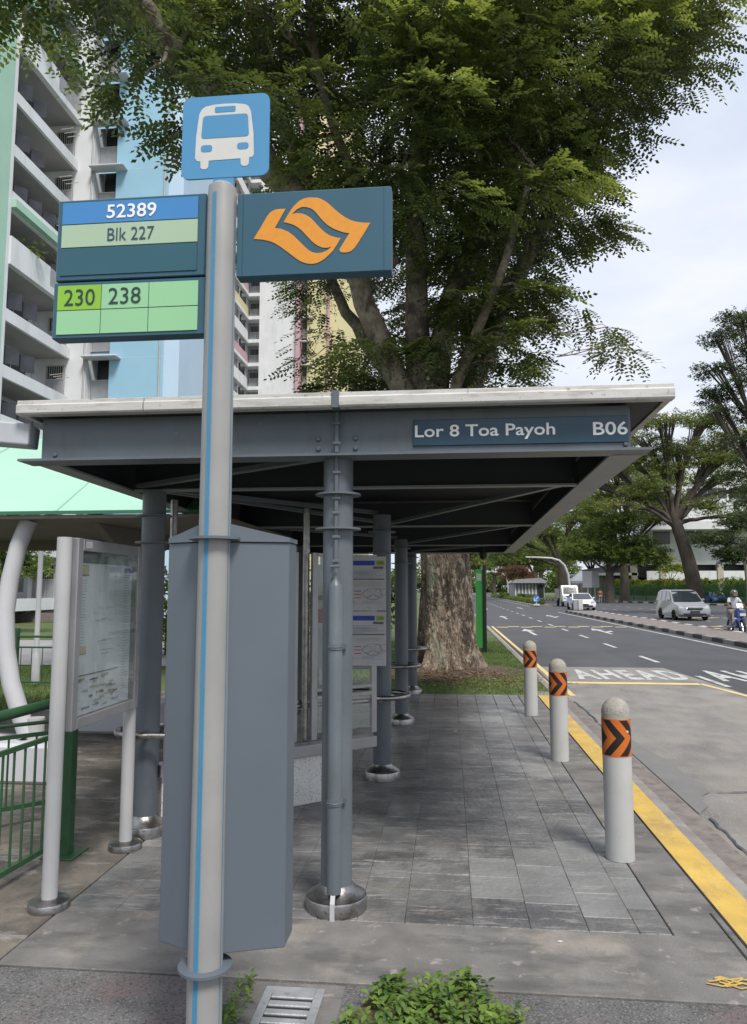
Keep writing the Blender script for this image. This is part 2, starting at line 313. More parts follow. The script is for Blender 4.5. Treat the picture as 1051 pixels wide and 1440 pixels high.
    def build(s, name, material=None, parent=None, bevel=0, auto=True):
        o_ = off(parent); me = s.mesh(name, material, o_); ob = bpy.data.objects.new(name, me); C.objects.link(ob)
        if any(s.sm) and auto:
            try: me.set_sharp_from_angle(angle=RAD(40))
            except Exception: pass
        if parent: ob.parent = parent; ob['_o'] = tuple(o_)
        if bevel:
            bm_ = ob.modifiers.new('b', 'BEVEL'); bm_.width = bevel; bm_.segments = 2; bm_.limit_method = 'ANGLE'; bm_.angle_limit = RAD(40)
        return ob
def place(ob, loc, parent=None):
    return ob
def copy_tree(o, loc=None, label=None, parent=None, group=None):
    c = o.copy(); C.objects.link(c)
    if parent: c.parent = parent
    if loc is not None: c.location = loc; c['_o'] = tuple(loc)
    if label: c['label'] = label
    if group: c['group'] = group
    for ch in list(o.children): copy_tree(ch, parent=c)
    return c
def struct(name, mb, m=None, **k): o = mb.build(name, m, **k); o['kind'] = 'structure'; return o

def textmesh(body, w=None, h=None, weight=0.0, ext=.0012, align='CENTER', spacing=1.0):
    cu = bpy.data.curves.new('t', 'FONT'); cu.body = body; cu.size = 1; cu.offset = weight; cu.extrude = 0; cu.space_character = spacing; cu.resolution_u = 3
    ob = bpy.data.objects.new('t', cu); C.objects.link(ob)
    dg = bpy.context.evaluated_depsgraph_get(); me = bpy.data.meshes.new_from_object(ob.evaluated_get(dg))
    vs = np.array([v.co[:] for v in me.vertices]); fs = [list(p.vertices) for p in me.polygons]
    bpy.data.objects.remove(ob); bpy.data.curves.remove(cu); bpy.data.meshes.remove(me)
    mn = vs.min(0); mxx = vs.max(0); vs[:, :2] -= ((mn + mxx) / 2)[:2]; sz = mxx - mn
    sx = (w / sz[0]) if w else None; sy = (h / sz[1]) if h else None
    if sx is None: sx = sy
    if sy is None: sy = sx
    vs[:, 0] *= sx; vs[:, 1] *= sy
    return vs, fs
def text(mb, body, c, w=None, h=None, right=(1, 0, 0), up=(0, 0, 1), m=None, weight=.0, spacing=1.0):
    vs, fs = textmesh(body, w, h, weight, spacing=spacing); r = Vector(right); u_ = Vector(up); c = Vector(c)
    mb.add([c + r * v[0] + u_ * v[1] for v in vs], fs, m)

def npmesh(name, V, F, material, parent=None, smooth=False, mat2=None, mi=None):
    me = bpy.data.meshes.new(name); o_ = off(parent)
    V = np.asarray(V, dtype=np.float32) - np.array(o_, dtype=np.float32); F = np.asarray(F, dtype=np.int32); k = F.shape[1]
    me.vertices.add(len(V)); me.vertices.foreach_set('co', V.ravel()); me.loops.add(F.size); me.loops.foreach_set('vertex_index', F.ravel())
    me.polygons.add(len(F)); me.polygons.foreach_set('loop_start', np.arange(0, F.size, k, dtype=np.int32)); me.polygons.foreach_set('loop_total', np.full(len(F), k, dtype=np.int32))
    me.materials.append(MATS[material])
    if mat2: me.materials.append(MATS[mat2]); me.polygons.foreach_set('material_index', np.asarray(mi, dtype=np.int32))
    me.update(calc_edges=True)
    ob = bpy.data.objects.new(name, me); C.objects.link(ob)
    if parent: ob.parent = parent; ob['_o'] = tuple(o_)
    return ob
R_ = np.random.RandomState(11)
def unit(v): return v / (np.linalg.norm(v, axis=-1, keepdims=True) + 1e-9)
def scatter(tv, tf, P, D, U, S):
    """copies of a small template (x along D, z along U) at points P with sizes S"""
    D = unit(D); Y = unit(np.cross(U, D)); Z = np.cross(D, Y)
    V = P[:, None, :] + S[:, None, None] * (tv[None, :, 0:1] * D[:, None, :] + tv[None, :, 1:2] * Y[:, None, :] + tv[None, :, 2:3] * Z[:, None, :])
    F = tf[None] + (np.arange(len(P)) * len(tv))[:, None, None]
    return V.reshape(-1, 3), F.reshape(-1, tf.shape[1])
def pinnate(n=6, ll=.24, lw=.10, seed=0):
    r = np.random.RandomState(seed); v = []; f = []
    for i in range(n + 1):
        x = .15 + .85 * i / n; z = -.28 * x * x
        for sgn in ((1, -1) if i < n else (0,)):
            d = np.array([.45, sgn * .9, r.uniform(-.25, .05)]) if sgn else np.array([1., 0, -.3]); d /= np.linalg.norm(d)
            s_ = np.array([-d[1], d[0], r.uniform(-.3, .3)]); s_ /= np.linalg.norm(s_); L_ = ll * r.uniform(.8, 1.15); b0 = np.array([x, 0, z]); k_ = len(v)
            v += [b0, b0 + d * L_ * .55 + s_ * lw / 2, b0 + d * L_, b0 + d * L_ * .45 - s_ * lw / 2]; f.append([k_, k_ + 1, k_ + 2, k_ + 3])
    return np.array(v), np.array(f)
def cluster(n=7, size=.6, seed=0):
    r = np.random.RandomState(seed); v = []; f = []
    for i in range(n):
        c = r.normal(0, .38, 3) * (1, 1, .55); d = r.normal(size=3) * (1, 1, .5); d /= np.linalg.norm(d); s_ = np.cross(d, r.normal(size=3)); s_ /= np.linalg.norm(s_); k_ = len(v); L_ = size * r.uniform(.6, 1.2)
        v += [c, c + d * L_ * .5 + s_ * L_ * .24, c + d * L_, c + d * L_ * .5 - s_ * L_ * .24]; f.append([k_, k_ + 1, k_ + 2, k_ + 3])
    return np.array(v), np.array(f)

# ================================================================== SETTING
RZ = -.10
g = MB(); g.rect(-1500, 1500, -300, 3000, -.16); struct('ground', g, 'grass_ground')
g = MB(); g.box(-6, 1.355, -4, 12.05, -.3, -.014); footpath = struct('footpath', g, 'grout')
struct('concrete_band', MB().bbox(-2.02, 1.352, 3.285, 3.868, -.1, 0, .004), 'foot_concrete')
struct('concrete_margin', MB().bbox(1.058, 1.352, 3.874, 12.04, -.1, 0, .004), 'foot_concrete')
g = MB(); g.box(-6, 1.352, -4, 3.27, -.1, -.005); struct('rough_pavement', g, 'rough_tarmac')
g = MB(); g.bbox(-6, -2.03, 3.285, 10.2, -.1, -.001, .004); struct('brown_apron', g, 'brown_apron')
# stamped tiles: courses run along the road, cross joints staggered
tile_meshes = {}
def tile_mesh(wd, ln, mt):
    k = (round(wd, 3), round(ln, 2), mt)
    if k not in tile_meshes: tile_meshes[k] = MB().bbox(-wd / 2 + .0005, wd / 2 - .0005, -ln / 2 + .0005, ln / 2 - .0005, -.02, 0, .003).mesh('tile', mt)
    return tile_meshes[k]
tr = random.Random(3); tiles = []
x = -2.02; colw = []
while x < 1.05:
    wd = tr.choice([.20, .28, .34, .24]); wd = min(wd, 1.052 - x)
    if 1.052 - x - wd < .12: wd = 1.052 - x
    colw.append((x, wd)); x += wd
for (x0, wd) in colw:
    y = 3.874 - tr.choice([0, .08, .14])
    while y < 12.04:
        ln = tr.choice([.18, .24, .30, .42, .30]); a, b_ = max(y, 3.874), min(y + ln, 12.04)
        if b_ - a > .05: tiles.append((x0 + wd / 2, (a + b_) / 2, wd, b_ - a))
        y += ln
tiles.sort(key=lambda t_: t_[1])
rest = MB()
for i, (cx, cy, wd, ln) in enumerate(tiles):
    pale = (.18 < cx < .98 and 4.15 < cy < 5.15) and not (cx < .4 and cy > 4.9)
    if i < 296:
        o = bpy.data.objects.new('tile', tile_mesh(wd, ln, 'tile_pale' if pale else 'tile_stone')); C.objects.link(o); o.parent = footpath
        o.location = (cx, cy, -.001 + tr.uniform(-.0015, .001)); o.rotation_euler = (tr.uniform(-.003, .003), tr.uniform(-.003, .003), tr.uniform(-.004, .004))
    else: rest.bbox(cx - wd / 2 + .003, cx + wd / 2 - .003, cy - ln / 2 + .003, cy + ln / 2 - .003, -.02, -.001, .005)
if rest.v: o = rest.build('far_tile', 'tile_stone', footpath); o['kind'] = 'stuff'
g = MB()
for i in range(22): g.bbox(1.36, 1.648, -4 + i * .75, -4 + i * .75 + .744, -.25, .001, .006)
struct('kerb', g, 'kerb_stone')
g = MB(); g.rect(1.362, 1.556, -4, 12.0, .0052); struct('yellow_line', g, 'yellow_paint')
# road, bus bay, gutter
g = MB(); g.rect(1.652, 60, -12, 700, RZ); struct('road', g, 'asphalt')
g = MB(); g.rect(1.655, 1.90, -12, 12.4, RZ + .008); struct('gutter_strip', g, 'gutter_brown')
g = MB(); g.add([(1.905, -12, RZ + .004), (4.95, -12, RZ + .004), (4.95, 12.9, RZ + .004), (4.75, 17.4, RZ + .004), (1.90, 17.4, RZ + .004)], [(0, 1, 2, 3, 4)]); struct('bus_bay', g, 'bay_concrete')
g = MB(); g.add([(1.92, 10.2, RZ + .012), (1.92, 6.2, RZ + .012), (2.0, 6.33, RZ + .012), (2.06, 6.42, RZ + .012), (2.07, 6.6, RZ + .012), (2.13, 6.75, RZ + .012), (2.22, 6.86, RZ + .012), (2.24, 7.1, RZ + .012), (2.2, 7.5, RZ + .012), (2.22, 7.9, RZ + .012), (2.14, 8.5, RZ + .012), (2.10, 9.1, RZ + .012), (2.02, 9.7, RZ + .012)], [tuple(range(13))]); struct('bay_patch', g, 'bay_patch')
g = MB(); cr_ = random.Random(5)
def crack(pts, wd):
    P = [Vector((p[0], p[1], RZ + .016)) for p in pts]; A = []; B = []
    for i in range(len(P) - 1):
        for k in range(8):
            p = P[i].lerp(P[i + 1], k / 8); d = (P[i + 1] - P[i]).normalized(); nn = Vector((-d.y, d.x, 0)); j = cr_.uniform(-.012, .012); w_ = wd * cr_.uniform(.4, 1.2)
            A.append(p + nn * (j + w_ / 2)); B.append(p + nn * (j - w_ / 2))
    k = len(A); g.add(A + B, [(i, i + 1, k + i + 1, k + i) for i in range(k - 1)])
crack([(1.96, 6.1), (1.95, 5.5), (1.92, 5.0), (1.93, 4.2), (1.90, 2.5)], .022); crack([(2.28, 6.85), (2.9, 6.95), (4.2, 6.9), (4.9, 6.95)], .02)
crack([(1.93, 10.2), (1.95, 11.0), (1.92, 12.2)], .025)
struct('tar_seam', g, 'tar')
# road markings
Y1 = MB(); Z1 = RZ + .009
Y1.rect(1.95, 4.60, 14.35, 14.62, Z1, 'yellow_road'); Y1.add([(4.60, 14.35, Z1), (4.86, 12.6, Z1), (4.86, -12, Z1), (4.96, -12, Z1), (4.96, 12.65, Z1), (4.66, 14.62, Z1)], [(0, 1, 2, 3, 4, 5)], 'yellow_road')
for xx in (1.74, 1.96): Y1.add([(xx, 12.7, Z1), (xx + .1, 12.7, Z1), (xx + .1, 36, Z1), (xx, 36, Z1)], [(0, 1, 2, 3)], 'yellow_road')
def zigzag(x0, x1, yb, wd=.55, m='yellow_road', amp=.55):
    x = x0; i = 0
    while x < x1:
        yy = yb + (amp if i % 2 else 0) + (x - x0) * .12; Y1.rect(x, x + wd - .04, yy, yy + .42, Z1, m); x += wd; i += 1
zigzag(2.2, 8.2, 35.0); zigzag(11.2, 19.5, 36.5); zigzag(11.2, 20, 47.0)
W1 = MB()
W1.rect(8.30, 8.42, 8, 59, Z1); W1.rect(8.3, 8.42, 79, 300, Z1)
y = 14.1
while y < 160: W1.rect(4.92, 5.04, y, y + 1.75, Z1); y += 4.55
for xl in (14.3, 17.6):
    y = 20
    while y < 120: W1.rect(xl, xl + .12, y, y + 1.8, Z1); y += 4.6
def arrow(cx, y0, L_=4.2, branch=0):
    W1.add([(cx - .07, y0, Z1), (cx + .07, y0, Z1), (cx + .07, y0 + L_ * .6, Z1), (cx - .07, y0 + L_ * .6, Z1)], [(0, 1, 2, 3)])
    W1.add([(cx - .28, y0 + L_ * .6, Z1), (cx + .28, y0 + L_ * .6, Z1), (cx, y0 + L_, Z1)], [(0, 1, 2)])
    if branch: W1.add([(cx + .07, y0 + L_ * .25, Z1), (cx + .45, y0 + L_ * .42, Z1), (cx + .45, y0 + L_ * .55, Z1), (cx + .07, y0 + L_ * .38, Z1)], [(0, 1, 2, 3)])
arrow(3.3, 29.2, 4.6); arrow(6.35, 30.2, 4.4, 1); arrow(3.4, 45, 5); arrow(6.6, 47, 5, 1); arrow(3.3, 66, 6); arrow(6.6, 68, 6)
text(W1, 'AHEAD', (3.62, 15.95, Z1), w=2.2, h=1.75, right=(1, 0, 0), up=(0, 1, 0), weight=.035, spacing=1.2)
text(W1, 'AHEAD', (6.45, 15.95, Z1), w=2.5, h=1.9, right=(1, 0, 0), up=(0, 1, 0), weight=.035, spacing=1.2)

struct('yellow_road_markings', Y1); struct('white_road_markings', W1, 'white_road')
g = MB(); sc_ = random.Random(2)
for i in range(7):
    a = 1.09 + sc_.uniform(-.04, .04); yy = 3.40 + i * .011; pts = [(a + q * .03, yy + .012 * sin(q * 2.1 + i), .0062) for q in range(4 + sc_.randrange(3))]
    A = [(p[0], p[1] + .0055, p[2] + i * .0003) for p in pts]; B = [(p[0], p[1] - .0055, p[2] + i * .0003) for p in pts]; k = len(A); g.add(A + B, [(i_, i_ + 1, k + i_ + 1, k + i_) for i_ in range(k - 1)])
struct('paint_scribble', g, 'yellow_paint')
struct('slot_drain', MB().bar((1.312, 3.5, .002), (1.312, 4.13, .002), .008, .006), 'black_metal')

# verge with the big tree
g = MB(); nx, ny = 60, 60
vs = []; fs = []
for j in range(ny + 1):
    for i in range(nx + 1):
        xx = -5.9 + 7.5 * i / nx; yy = 12.06 + 14 * j / ny; d = math.hypot(xx - .05, yy - 14.9); h = .20 * math.exp(-(d / 1.3) ** 2) - .01
        vs.append((xx, yy, h + .012 * sin(xx * 5 + yy * 3) if j else -.01))
for j in range(ny):
    for i in range(nx): a = j * (nx + 1) + i; fs.append((a, a + 1, a + nx + 2, a + nx + 1))
g.add(vs, fs, None, True); struct('verge', g, 'grass_ground')
g = MB(); g.rect(-400, 1.6, 26.05, 700, -.02); g.rect(-400, -5.9, -10, 26.05, -.02); struct('left_lawn', g, 'grass_ground')
g = MB(); g.rect(-60, -5.8, 15.7, 23.3, 0.0); struct('side_path', g, 'path_grey')
g = MB(); g.rect(-5.99, -2.9, 10.2, 12.0, -.004); struct('rear_path', g, 'brown_apron')
g = MB()
for i in range(60): g.bbox(1.60, 1.72, 12.1 + i * 1.0, 13.09 + i * 1.0, -.2, .01, .006)
struct('verge_kerb', g, 'kerb_stone')
g = MB(); vs = [(-.05, 14.9, .3)]; K = 48
for q in range(1, 9):
    for j in range(K):
        a = 2 * pi * j / K; rr_q = (.2 + q * .155) * (1 + .13 * sin(3 * a + 1) + .08 * sin(7 * a)); xx, yy = -.05 + rr_q * cos(a), 14.75 + rr_q * sin(a); d = math.hypot(xx - .05, yy - 14.9)
        vs.append((xx, yy, .20 * math.exp(-(d / 1.3) ** 2) - .01 + .012 * sin(xx * 5 + yy * 3) + (.014 if q < 8 else -.01)))
g.add(vs, [(0, 1 + j, 1 + (j + 1) % K) for j in range(K)] + [(1 + q * K + j, 1 + (q + 1) * K + j, 1 + (q + 1) * K + (j + 1) % K, 1 + q * K + (j + 1) % K) for q in range(7) for j in range(K)], None, True); struct('root_soil', g, 'soil')
# grass blades
def grass(name, x0, x1, y0, y1, n, h, label, avoid=None):
    P = np.stack([R_.uniform(x0, x1, n), R_.uniform(y0, y1, n), np.zeros(n)], 1)
    if avoid is not None: dd = np.hypot(P[:, 0] - avoid[0], P[:, 1] - avoid[1]); P = P[dd > avoid[2] * R_.uniform(.8, 1.35, n)]
    P[:, 2] = .20 * np.exp(-(np.hypot(P[:, 0] - .05, P[:, 1] - 14.9) / 1.3) ** 2) - .02
    n = len(P); a = R_.uniform(0, 2 * pi, n); S = h * R_.uniform(.5, 1.3, n); wv = .004 + .02 * h
    dx = np.stack([np.cos(a), np.sin(a), 0 * a], 1); ln = np.stack([R_.normal(0, .4, n), R_.normal(0, .4, n), np.ones(n)], 1)
    A = P - dx * wv; B = P + dx * wv; T = P + ln * S[:, None]; M_ = P + ln * S[:, None] * .5
    V = np.stack([A, B, M_ + dx * wv * .6, T], 1).reshape(-1, 3); F = np.arange(n * 4).reshape(-1, 4)
    o = npmesh(name, V, F, 'grass_blade'); tag(o, label, 'grass', kind='stuff'); return o
grass('grass', -2.5, 1.58, 12.1, 24, 26000, .075, 'short green grass on the verge around the foot of the big tree', (.05, 14.8, 1.15))
grass('grass', -14, -5.9, 9.5, 15.6, 22000, .07, 'green lawn grass behind the green railing under the mint canopy')
# fallen leaves
lv = np.array([[0, 0, 0], [.5, .28, .06], [1, 0, 0], [.5, -.28, .1]]); lf = np.array([[0, 1, 2, 3]])
n = 900; P = np.stack([R_.normal(.1, 1.0, n), R_.normal(13.6, .6, n), np.full(n, .03)], 1); P = P[P[:, 1] > 12.1]; P[:, 2] = .20 * np.exp(-(np.hypot(P[:, 0] - .05, P[:, 1] - 14.9) / 1.3) ** 2) + .02
V, F = scatter(lv, lf, P, R_.normal(size=(len(P), 3)) * (1, 1, .1), np.tile([0, 0, 1.], (len(P), 1)), R_.uniform(.05, .1, len(P)))
mat('dry_leaf', (.22, .13, .06), .8, 0, .4, 9); tag(npmesh('fallen_leaves', V, F, 'dry_leaf'), 'dry brown leaves fallen on the grass at the foot of the big tree', 'leaves', kind='stuff')

# median, far kerb
med = struct('median', MB().box(9.0, 11.0, 4, 59, -.3, .03), 'gutter_brown')
kb = {c: MB().bbox(-.09, .09, -.49, .49, -.14, .045, .01).mesh('kerb_block', c) for c in ('black_kerb', 'white_kerb', 'kerb_stone')}
for i in range(54):
    o = bpy.data.objects.new('kerb_block', kb['black_kerb' if i % 2 else 'kerb_stone' if i < 22 else 'kerb_stone'] if True else None); C.objects.link(o); o.parent = med; o.location = (8.95, 5 + i, 0)
for i in range(40):
    o = bpy.data.objects.new('kerb_block', kb['white_kerb' if i % 2 else 'black_kerb']); C.objects.link(o); o.parent = med; o.location = (11.05, 19 + i, 0)
med2 = struct('hedge_median', MB().box(9.0, 10.7, 79, 330, -.3, .03), 'gutter_brown')
for i in range(60):
    o = bpy.data.objects.new('kerb_block', kb['white_kerb' if i % 2 else 'black_kerb']); C.objects.link(o); o.parent = med2; o.location = (8.95, 79.5 + i, 0)
P_ = [(34, 22), (33.5, 60), (30.6, 80.5), (26.5, 95), (21.6, 111), (17, 124), (15.2, 150), (15, 330)]
g = MB(); rr = [(p[0], p[1], .0) for p in P_] + [(1500, 330, .0), (1500, 22, .0)]; g.add(rr, [list(range(len(rr)))[::-1]]); rv = struct('right_verge', g, 'grass_ground')
i = 0
for a, b_ in zip(P_[:-2], P_[1:-1]):
    a = Vector((*a, 0)); b_ = Vector((*b_, 0)); L_ = (b_ - a).length; d = (b_ - a) / L_; k = 0.5
    while k < L_:
        o = bpy.data.objects.new('kerb_block', kb['white_kerb' if i % 2 else 'black_kerb']); C.objects.link(o); o.parent = rv; p = a + d * k; o.location = (p.x, p.y, 0.03); o.scale = (1.2, 1.25, 1); o.rotation_euler = (0, 0, math.atan2(-d.x, d.y)); k += 1.25; i += 1

# ================================================================== BUS SHELTER
sh = thing('bus_shelter', 'grey steel bus shelter with white gutter edge and a name sign, over the tiled pavement', 'bus shelter', (-.6, 4.02, 0))
def shear(v): return Vector((v.x, v.y, v.z - .0165 * (v.y - 3.95)))
def beam(name, x0, x1, y0, y1, mt, zb=2.378, zt=2.618, fw=.08, ext=(0, 0)):
    """I-beam between two points in plan: web and bottom flange as parts"""
    p, q = Vector((x0, y0, 0)), Vector((x1, y1, 0)); d = (q - p).normalized()
    B = MB(); B.bar(p + Vector((0, 0, (zb + zt) / 2)), q + Vector((0, 0, (zb + zt) / 2)), .014, zt - zb - .001); B.xf(shear)
    o = B.build(name, mt, sh)
    F = MB(); F.bar(p - d * ext[0] + Vector((0, 0, zb - .007)), q + d * ext[1] + Vector((0, 0, zb - .007)), fw * 2, .013); F.xf(shear)
    F.build('beam_flange', 'flange_grey' if mt != 'steel_paint' else 'steel_paint', o); return o
fb = beam('front_beam', -2.302, .958, 3.95, 3.95, 'steel_paint', ext=(.10, .09))
B = MB(); B.box(-.605, -.588, 3.934, 3.9425, 2.382, 2.616); B.build('splice_plate', 'steel_paint', fb)
bolt = MB().lathe([(.014, 0), (.014, .004), (.010, .010), (0.001, .011)], n=8)
for (bx, bz) in [(-.705, 2.415), (-.705, 2.47), (-.50, 2.415), (-.50, 2.47), (-2.22, 2.41), (.93, 2.41)]:
    B = MB().lathe([(.014, 0), (.014, .005), (.009, .011), (.001, .012)], n=10); B.xf(lambda v: Vector((v.x + bx, 3.943 - v.z, v.y + bz))); B.build('bolt', 'steel_paint', fb)
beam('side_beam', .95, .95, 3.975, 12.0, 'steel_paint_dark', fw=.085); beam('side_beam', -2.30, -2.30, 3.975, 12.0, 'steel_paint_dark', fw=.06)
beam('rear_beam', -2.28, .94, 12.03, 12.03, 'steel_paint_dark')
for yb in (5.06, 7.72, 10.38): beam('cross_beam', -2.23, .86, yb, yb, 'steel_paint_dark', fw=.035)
for (a, b_) in [((.86, 5.06), (-.62, 7.7)), ((.86, 7.72), (-.62, 10.36)), ((-2.2, 5.06), (-.66, 6.74)), ((-2.2, 7.72), (-.66, 9.4)), ((-.62, 4.05), (-2.2, 5.04)), ((.86, 10.38), (-.6, 12.0)), ((-2.2, 5.08), (-.62, 7.7))]:
    B = MB(); B.bar((a[0], a[1], 2.40), (b_[0], b_[1], 2.40), .05, .03); B.xf(shear); B.build('brace', 'steel_paint', sh)
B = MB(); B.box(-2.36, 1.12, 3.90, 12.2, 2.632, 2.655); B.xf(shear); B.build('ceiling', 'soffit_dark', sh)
B = MB(); B.box(-2.36, 1.12, 3.90, 12.2, 2.6555, 2.70); B.xf(shear); rf = B.build('roof', 'roof_grey', sh)
for x0, x1 in ((-2.392, -1.66), (-1.654, -.615), (-.575, 1.155)):     # folded white gutter, lipped
    B = MB(); B.prism([(3.885, 2.618), (3.823, 2.618), (3.815, 2.628), (3.815, 2.672), (3.826, 2.678), (3.826, 2.700), (3.885, 2.704)], x0, x1, 'x')
    B.v = [(x_, y_, z_) for (x_, y_, z_) in B.v]; B.build('gutter', 'gutter_white', sh, bevel=.002)
B = MB(); B.box(-.614, -.576, 3.812, 3.887, 2.614, 2.708); B.build('gutter_strap', 'steel_paint', sh)
for x0, x1 in ((1.122, 1.155), (-2.392, -2.362)):
    B = MB(); B.box(x0, x1, 3.8865, 12.2, 2.622, 2.70); B.xf(shear); B.build('gutter', 'gutter_white', sh)
# columns
def column(x, y, first=False):
    zt = 2.37 - .0165 * (y - 3.95)
    c = MB().cyl((x, y, 0), .082, .02, zt, 36).build('column', 'steel_paint', sh)
    for cz in (2.165, 1.975): MB().lathe([(.083, cz), (.125, cz), (.125, cz + .010), (.083, cz + .010)], (x, y, 0), 36, None, False).build('collar', 'steel_paint', c)
    MB().lathe([(.160, 0), (.160, .060), (.156, .068), (.148, .070), (.115, .094), (.096, .106), (.084, .125)], (x, y, 0), 40).build('column_base', 'stainless', c)
    return c
cols = [column(-.605, 4.02 + i * 2.68) for i in range(4)] + [column(-2.087, 5.06 + i * 2.66) for i in range(3)]
# conduit on the first column
cd = MB(); cx, cy = -.600, 3.905
cd.lathe([(.037, .115), (.037, 1.665), (.030, 1.68), (.013, 1.705), (.013, 1.76)], (cx, cy, 0), 20); cdo = cd.build('conduit', 'steel_paint', sh)
B = MB(); B.box(cx - .009, cx + .009, 3.918, 3.937, 1.74, 2.376); B.box(cx - .009, cx + .009, 3.918, 3.936, 2.392, 2.616); B.build('conduit_strip', 'steel_paint', cdo)
for z in (1.80, 1.93, 2.06, 2.14, 2.28, 2.44, 2.55): MB().bbox(cx - .022, cx + .022, 3.911, 3.9175, z - .006, z + .008, .002).build('clip', 'steel_paint', cdo)
for z in (.56, 1.35):
    MB().lathe([(.0375, z - .014), (.041, z - .014), (.041, z - .002), (.044, z), (.041, z + .003), (.041, z + .014), (.0375, z + .014)], (cx, cy, 0), 20, None, False).build('clamp', 'steel_paint', cdo); MB().box(cx - .055, cx + .055, 3.93, 3.945, z - .012, z + .012).build('clamp_plate', 'steel_paint', cdo)
MB().bbox(cx - .026, cx + .026, 3.86, 3.872, 1.765, 1.778, .003).build('clip', 'steel_paint', cdo)
B = MB(); B.add([(cx - .012, 3.87, .115), (cx + .012, 3.87, .115), (cx + .012, 3.848, .080), (cx - .012, 3.848, .080), (cx - .012, 3.846, 0.0), (cx + .012, 3.846, 0.0)], [(0, 1, 2, 3), (3, 2, 5, 4)]); B.build('conduit_strip', 'pole_paint_light', cdo)
# name sign on the beam
sg = MB().bbox(-.186, .945, 3.931, 3.9425, 2.420, 2.562, .002).build('name_sign', 'teal_sign', sh)
T = MB(); text(T, 'Lor 8 Toa Payoh', (.196, 3.9285, 2.489), w=.742, h=.086, weight=.014); T.build('lettering', 'text_white', sg); T = MB(); text(T, 'B06', (.852, 3.9285, 2.494), w=.178, h=.072, weight=.014)
T.build('lettering', 'text_white', sg)
# camera dome under the roof
B = MB().lathe([(.001, -.11), (.03, -.105), (.055, -.08), (.065, -.04), (.065, 0), (.03, .01), (.03, .12)][::1], (.53, 11.6, 2.22), 16); B.build('camera_dome', 'black_metal', sh)
# leaning rails
def rail(pts, r=.021): return MB().tube(pts, r, 12).build('leaning_rail', 'stainless', sh)
def loop(cx_, cy_, z, r, a0, a1, n=14): return [(cx_ + r * cos(RAD(a0 + (a1 - a0) * i / n)), cy_ + r * sin(RAD(a0 + (a1 - a0) * i / n)), z) for i in range(n + 1)]
rail([(-1.95, 5.45, .71), (-1.31, 5.98, .71), (-1.12, 6.11, .71), (-.72, 6.36, .71), (-.64, 6.50, .71)] + loop(-.58, 6.74, .71, .21, -95, 100) + [(-.9, 6.98, .71)])
for y in (9.38, 12.06): rail([(-1.3, y - .35, .71), (-.7, y - .26, .71)] + loop(-.58, y, .71, .21, -95, 100) + [(-.9, y + .24, .71)])
rail([(-1.6, 5.35, .68)] + loop(-2.087, 5.06, .68, .20, 70, 300, 18) + [(-1.75, 4.9, .68), (-1.5, 4.95, .68)])
for (x, y) in ((-.605, 6.55), (-.605, 9.2), (-.605, 11.88), (-2.05, 4.88)): MB().bar((x, y + .09, .69), (x, y - .03, .69), .03, .02).build('rail_bracket', 'stainless', sh)
# glazed screens
def screen(p, q, name, poster=None):
    p, q = Vector(p), Vector(q); d = (q - p).normalized(); L_ = (q - p).length; nrm = Vector((d.y, -d.x, 0))
    F = MB(); Z = Vector((0, 0, 1)); fw = .035
    for t_ in (0, L_): F.bar(p + d * t_ + Z * .45, p + d * t_ + Z * 1.95, fw, .05, up=d)
    for z in (1.935, .84, .78): F.bar(p + d * .018 + Z * z, q - d * .018 + Z * z, .045, .025)
    fr_ = F.build(name, 'alu_frame', sh)
    for z0, z1 in ((.855, 1.92), (.50, .765)): B = MB(); B.bar(p + d * .02 + Z * ((z0 + z1) / 2), q - d * .02 + Z * ((z0 + z1) / 2), .008, z1 - z0); B.build('glass_pane', 'glass', fr_)
    return fr_
s1 = screen((-2.0, 5.22, 0), (-1.24, 5.90, 0), 'screen_frame'); s2 = screen((-1.10, 6.02, 0), (-.655, 6.40, 0), 'screen_frame')
B = MB(); B.bar((-2.02, 5.10, .405), (-.645, 6.28, .405), .12, .085); B.build('screen_sill', 'alu_frame', sh, bevel=.004)
B = MB(); B.bar((-2.02, 5.135, .18), (-.98, 6.025, .18), .10, .36); B.build('plinth', 'granite', sh)
for (x, y) in ((-1.17, 5.97), (-1.2, 5.93 + .02)): pass
MB().cyl((-1.17, 6.02, 0), .028, .02, 2.32, 16).build('screen_post', 'stainless', sh); MB().cyl((-2.05, 5.35, 0), .028, .02, 2.32, 16).build('screen_post', 'stainless', sh)
B = MB(); B.bbox(-1.14, -1.045, 6.20, 6.21, 1.0, 1.86, .002); nb = B.build('notice', 'poster_paper', sh)
B = MB(); B.face(-1.125, -1.055, 1.37, 1.49, 6.199, 'print_red'); B.face(-1.125, -1.055, 1.64, 1.70, 6.199, 'print_tan'); B.face(-1.125, -1.055, 1.56, 1.60, 6.199, 'print_grey'); B.build('print', None, nb)
screen((-2.2, 8.3, 0), (-2.2, 10.6, 0), 'screen_frame'); screen((-2.15, 10.8, 0), (-1.2, 11.4, 0), 'screen_frame')
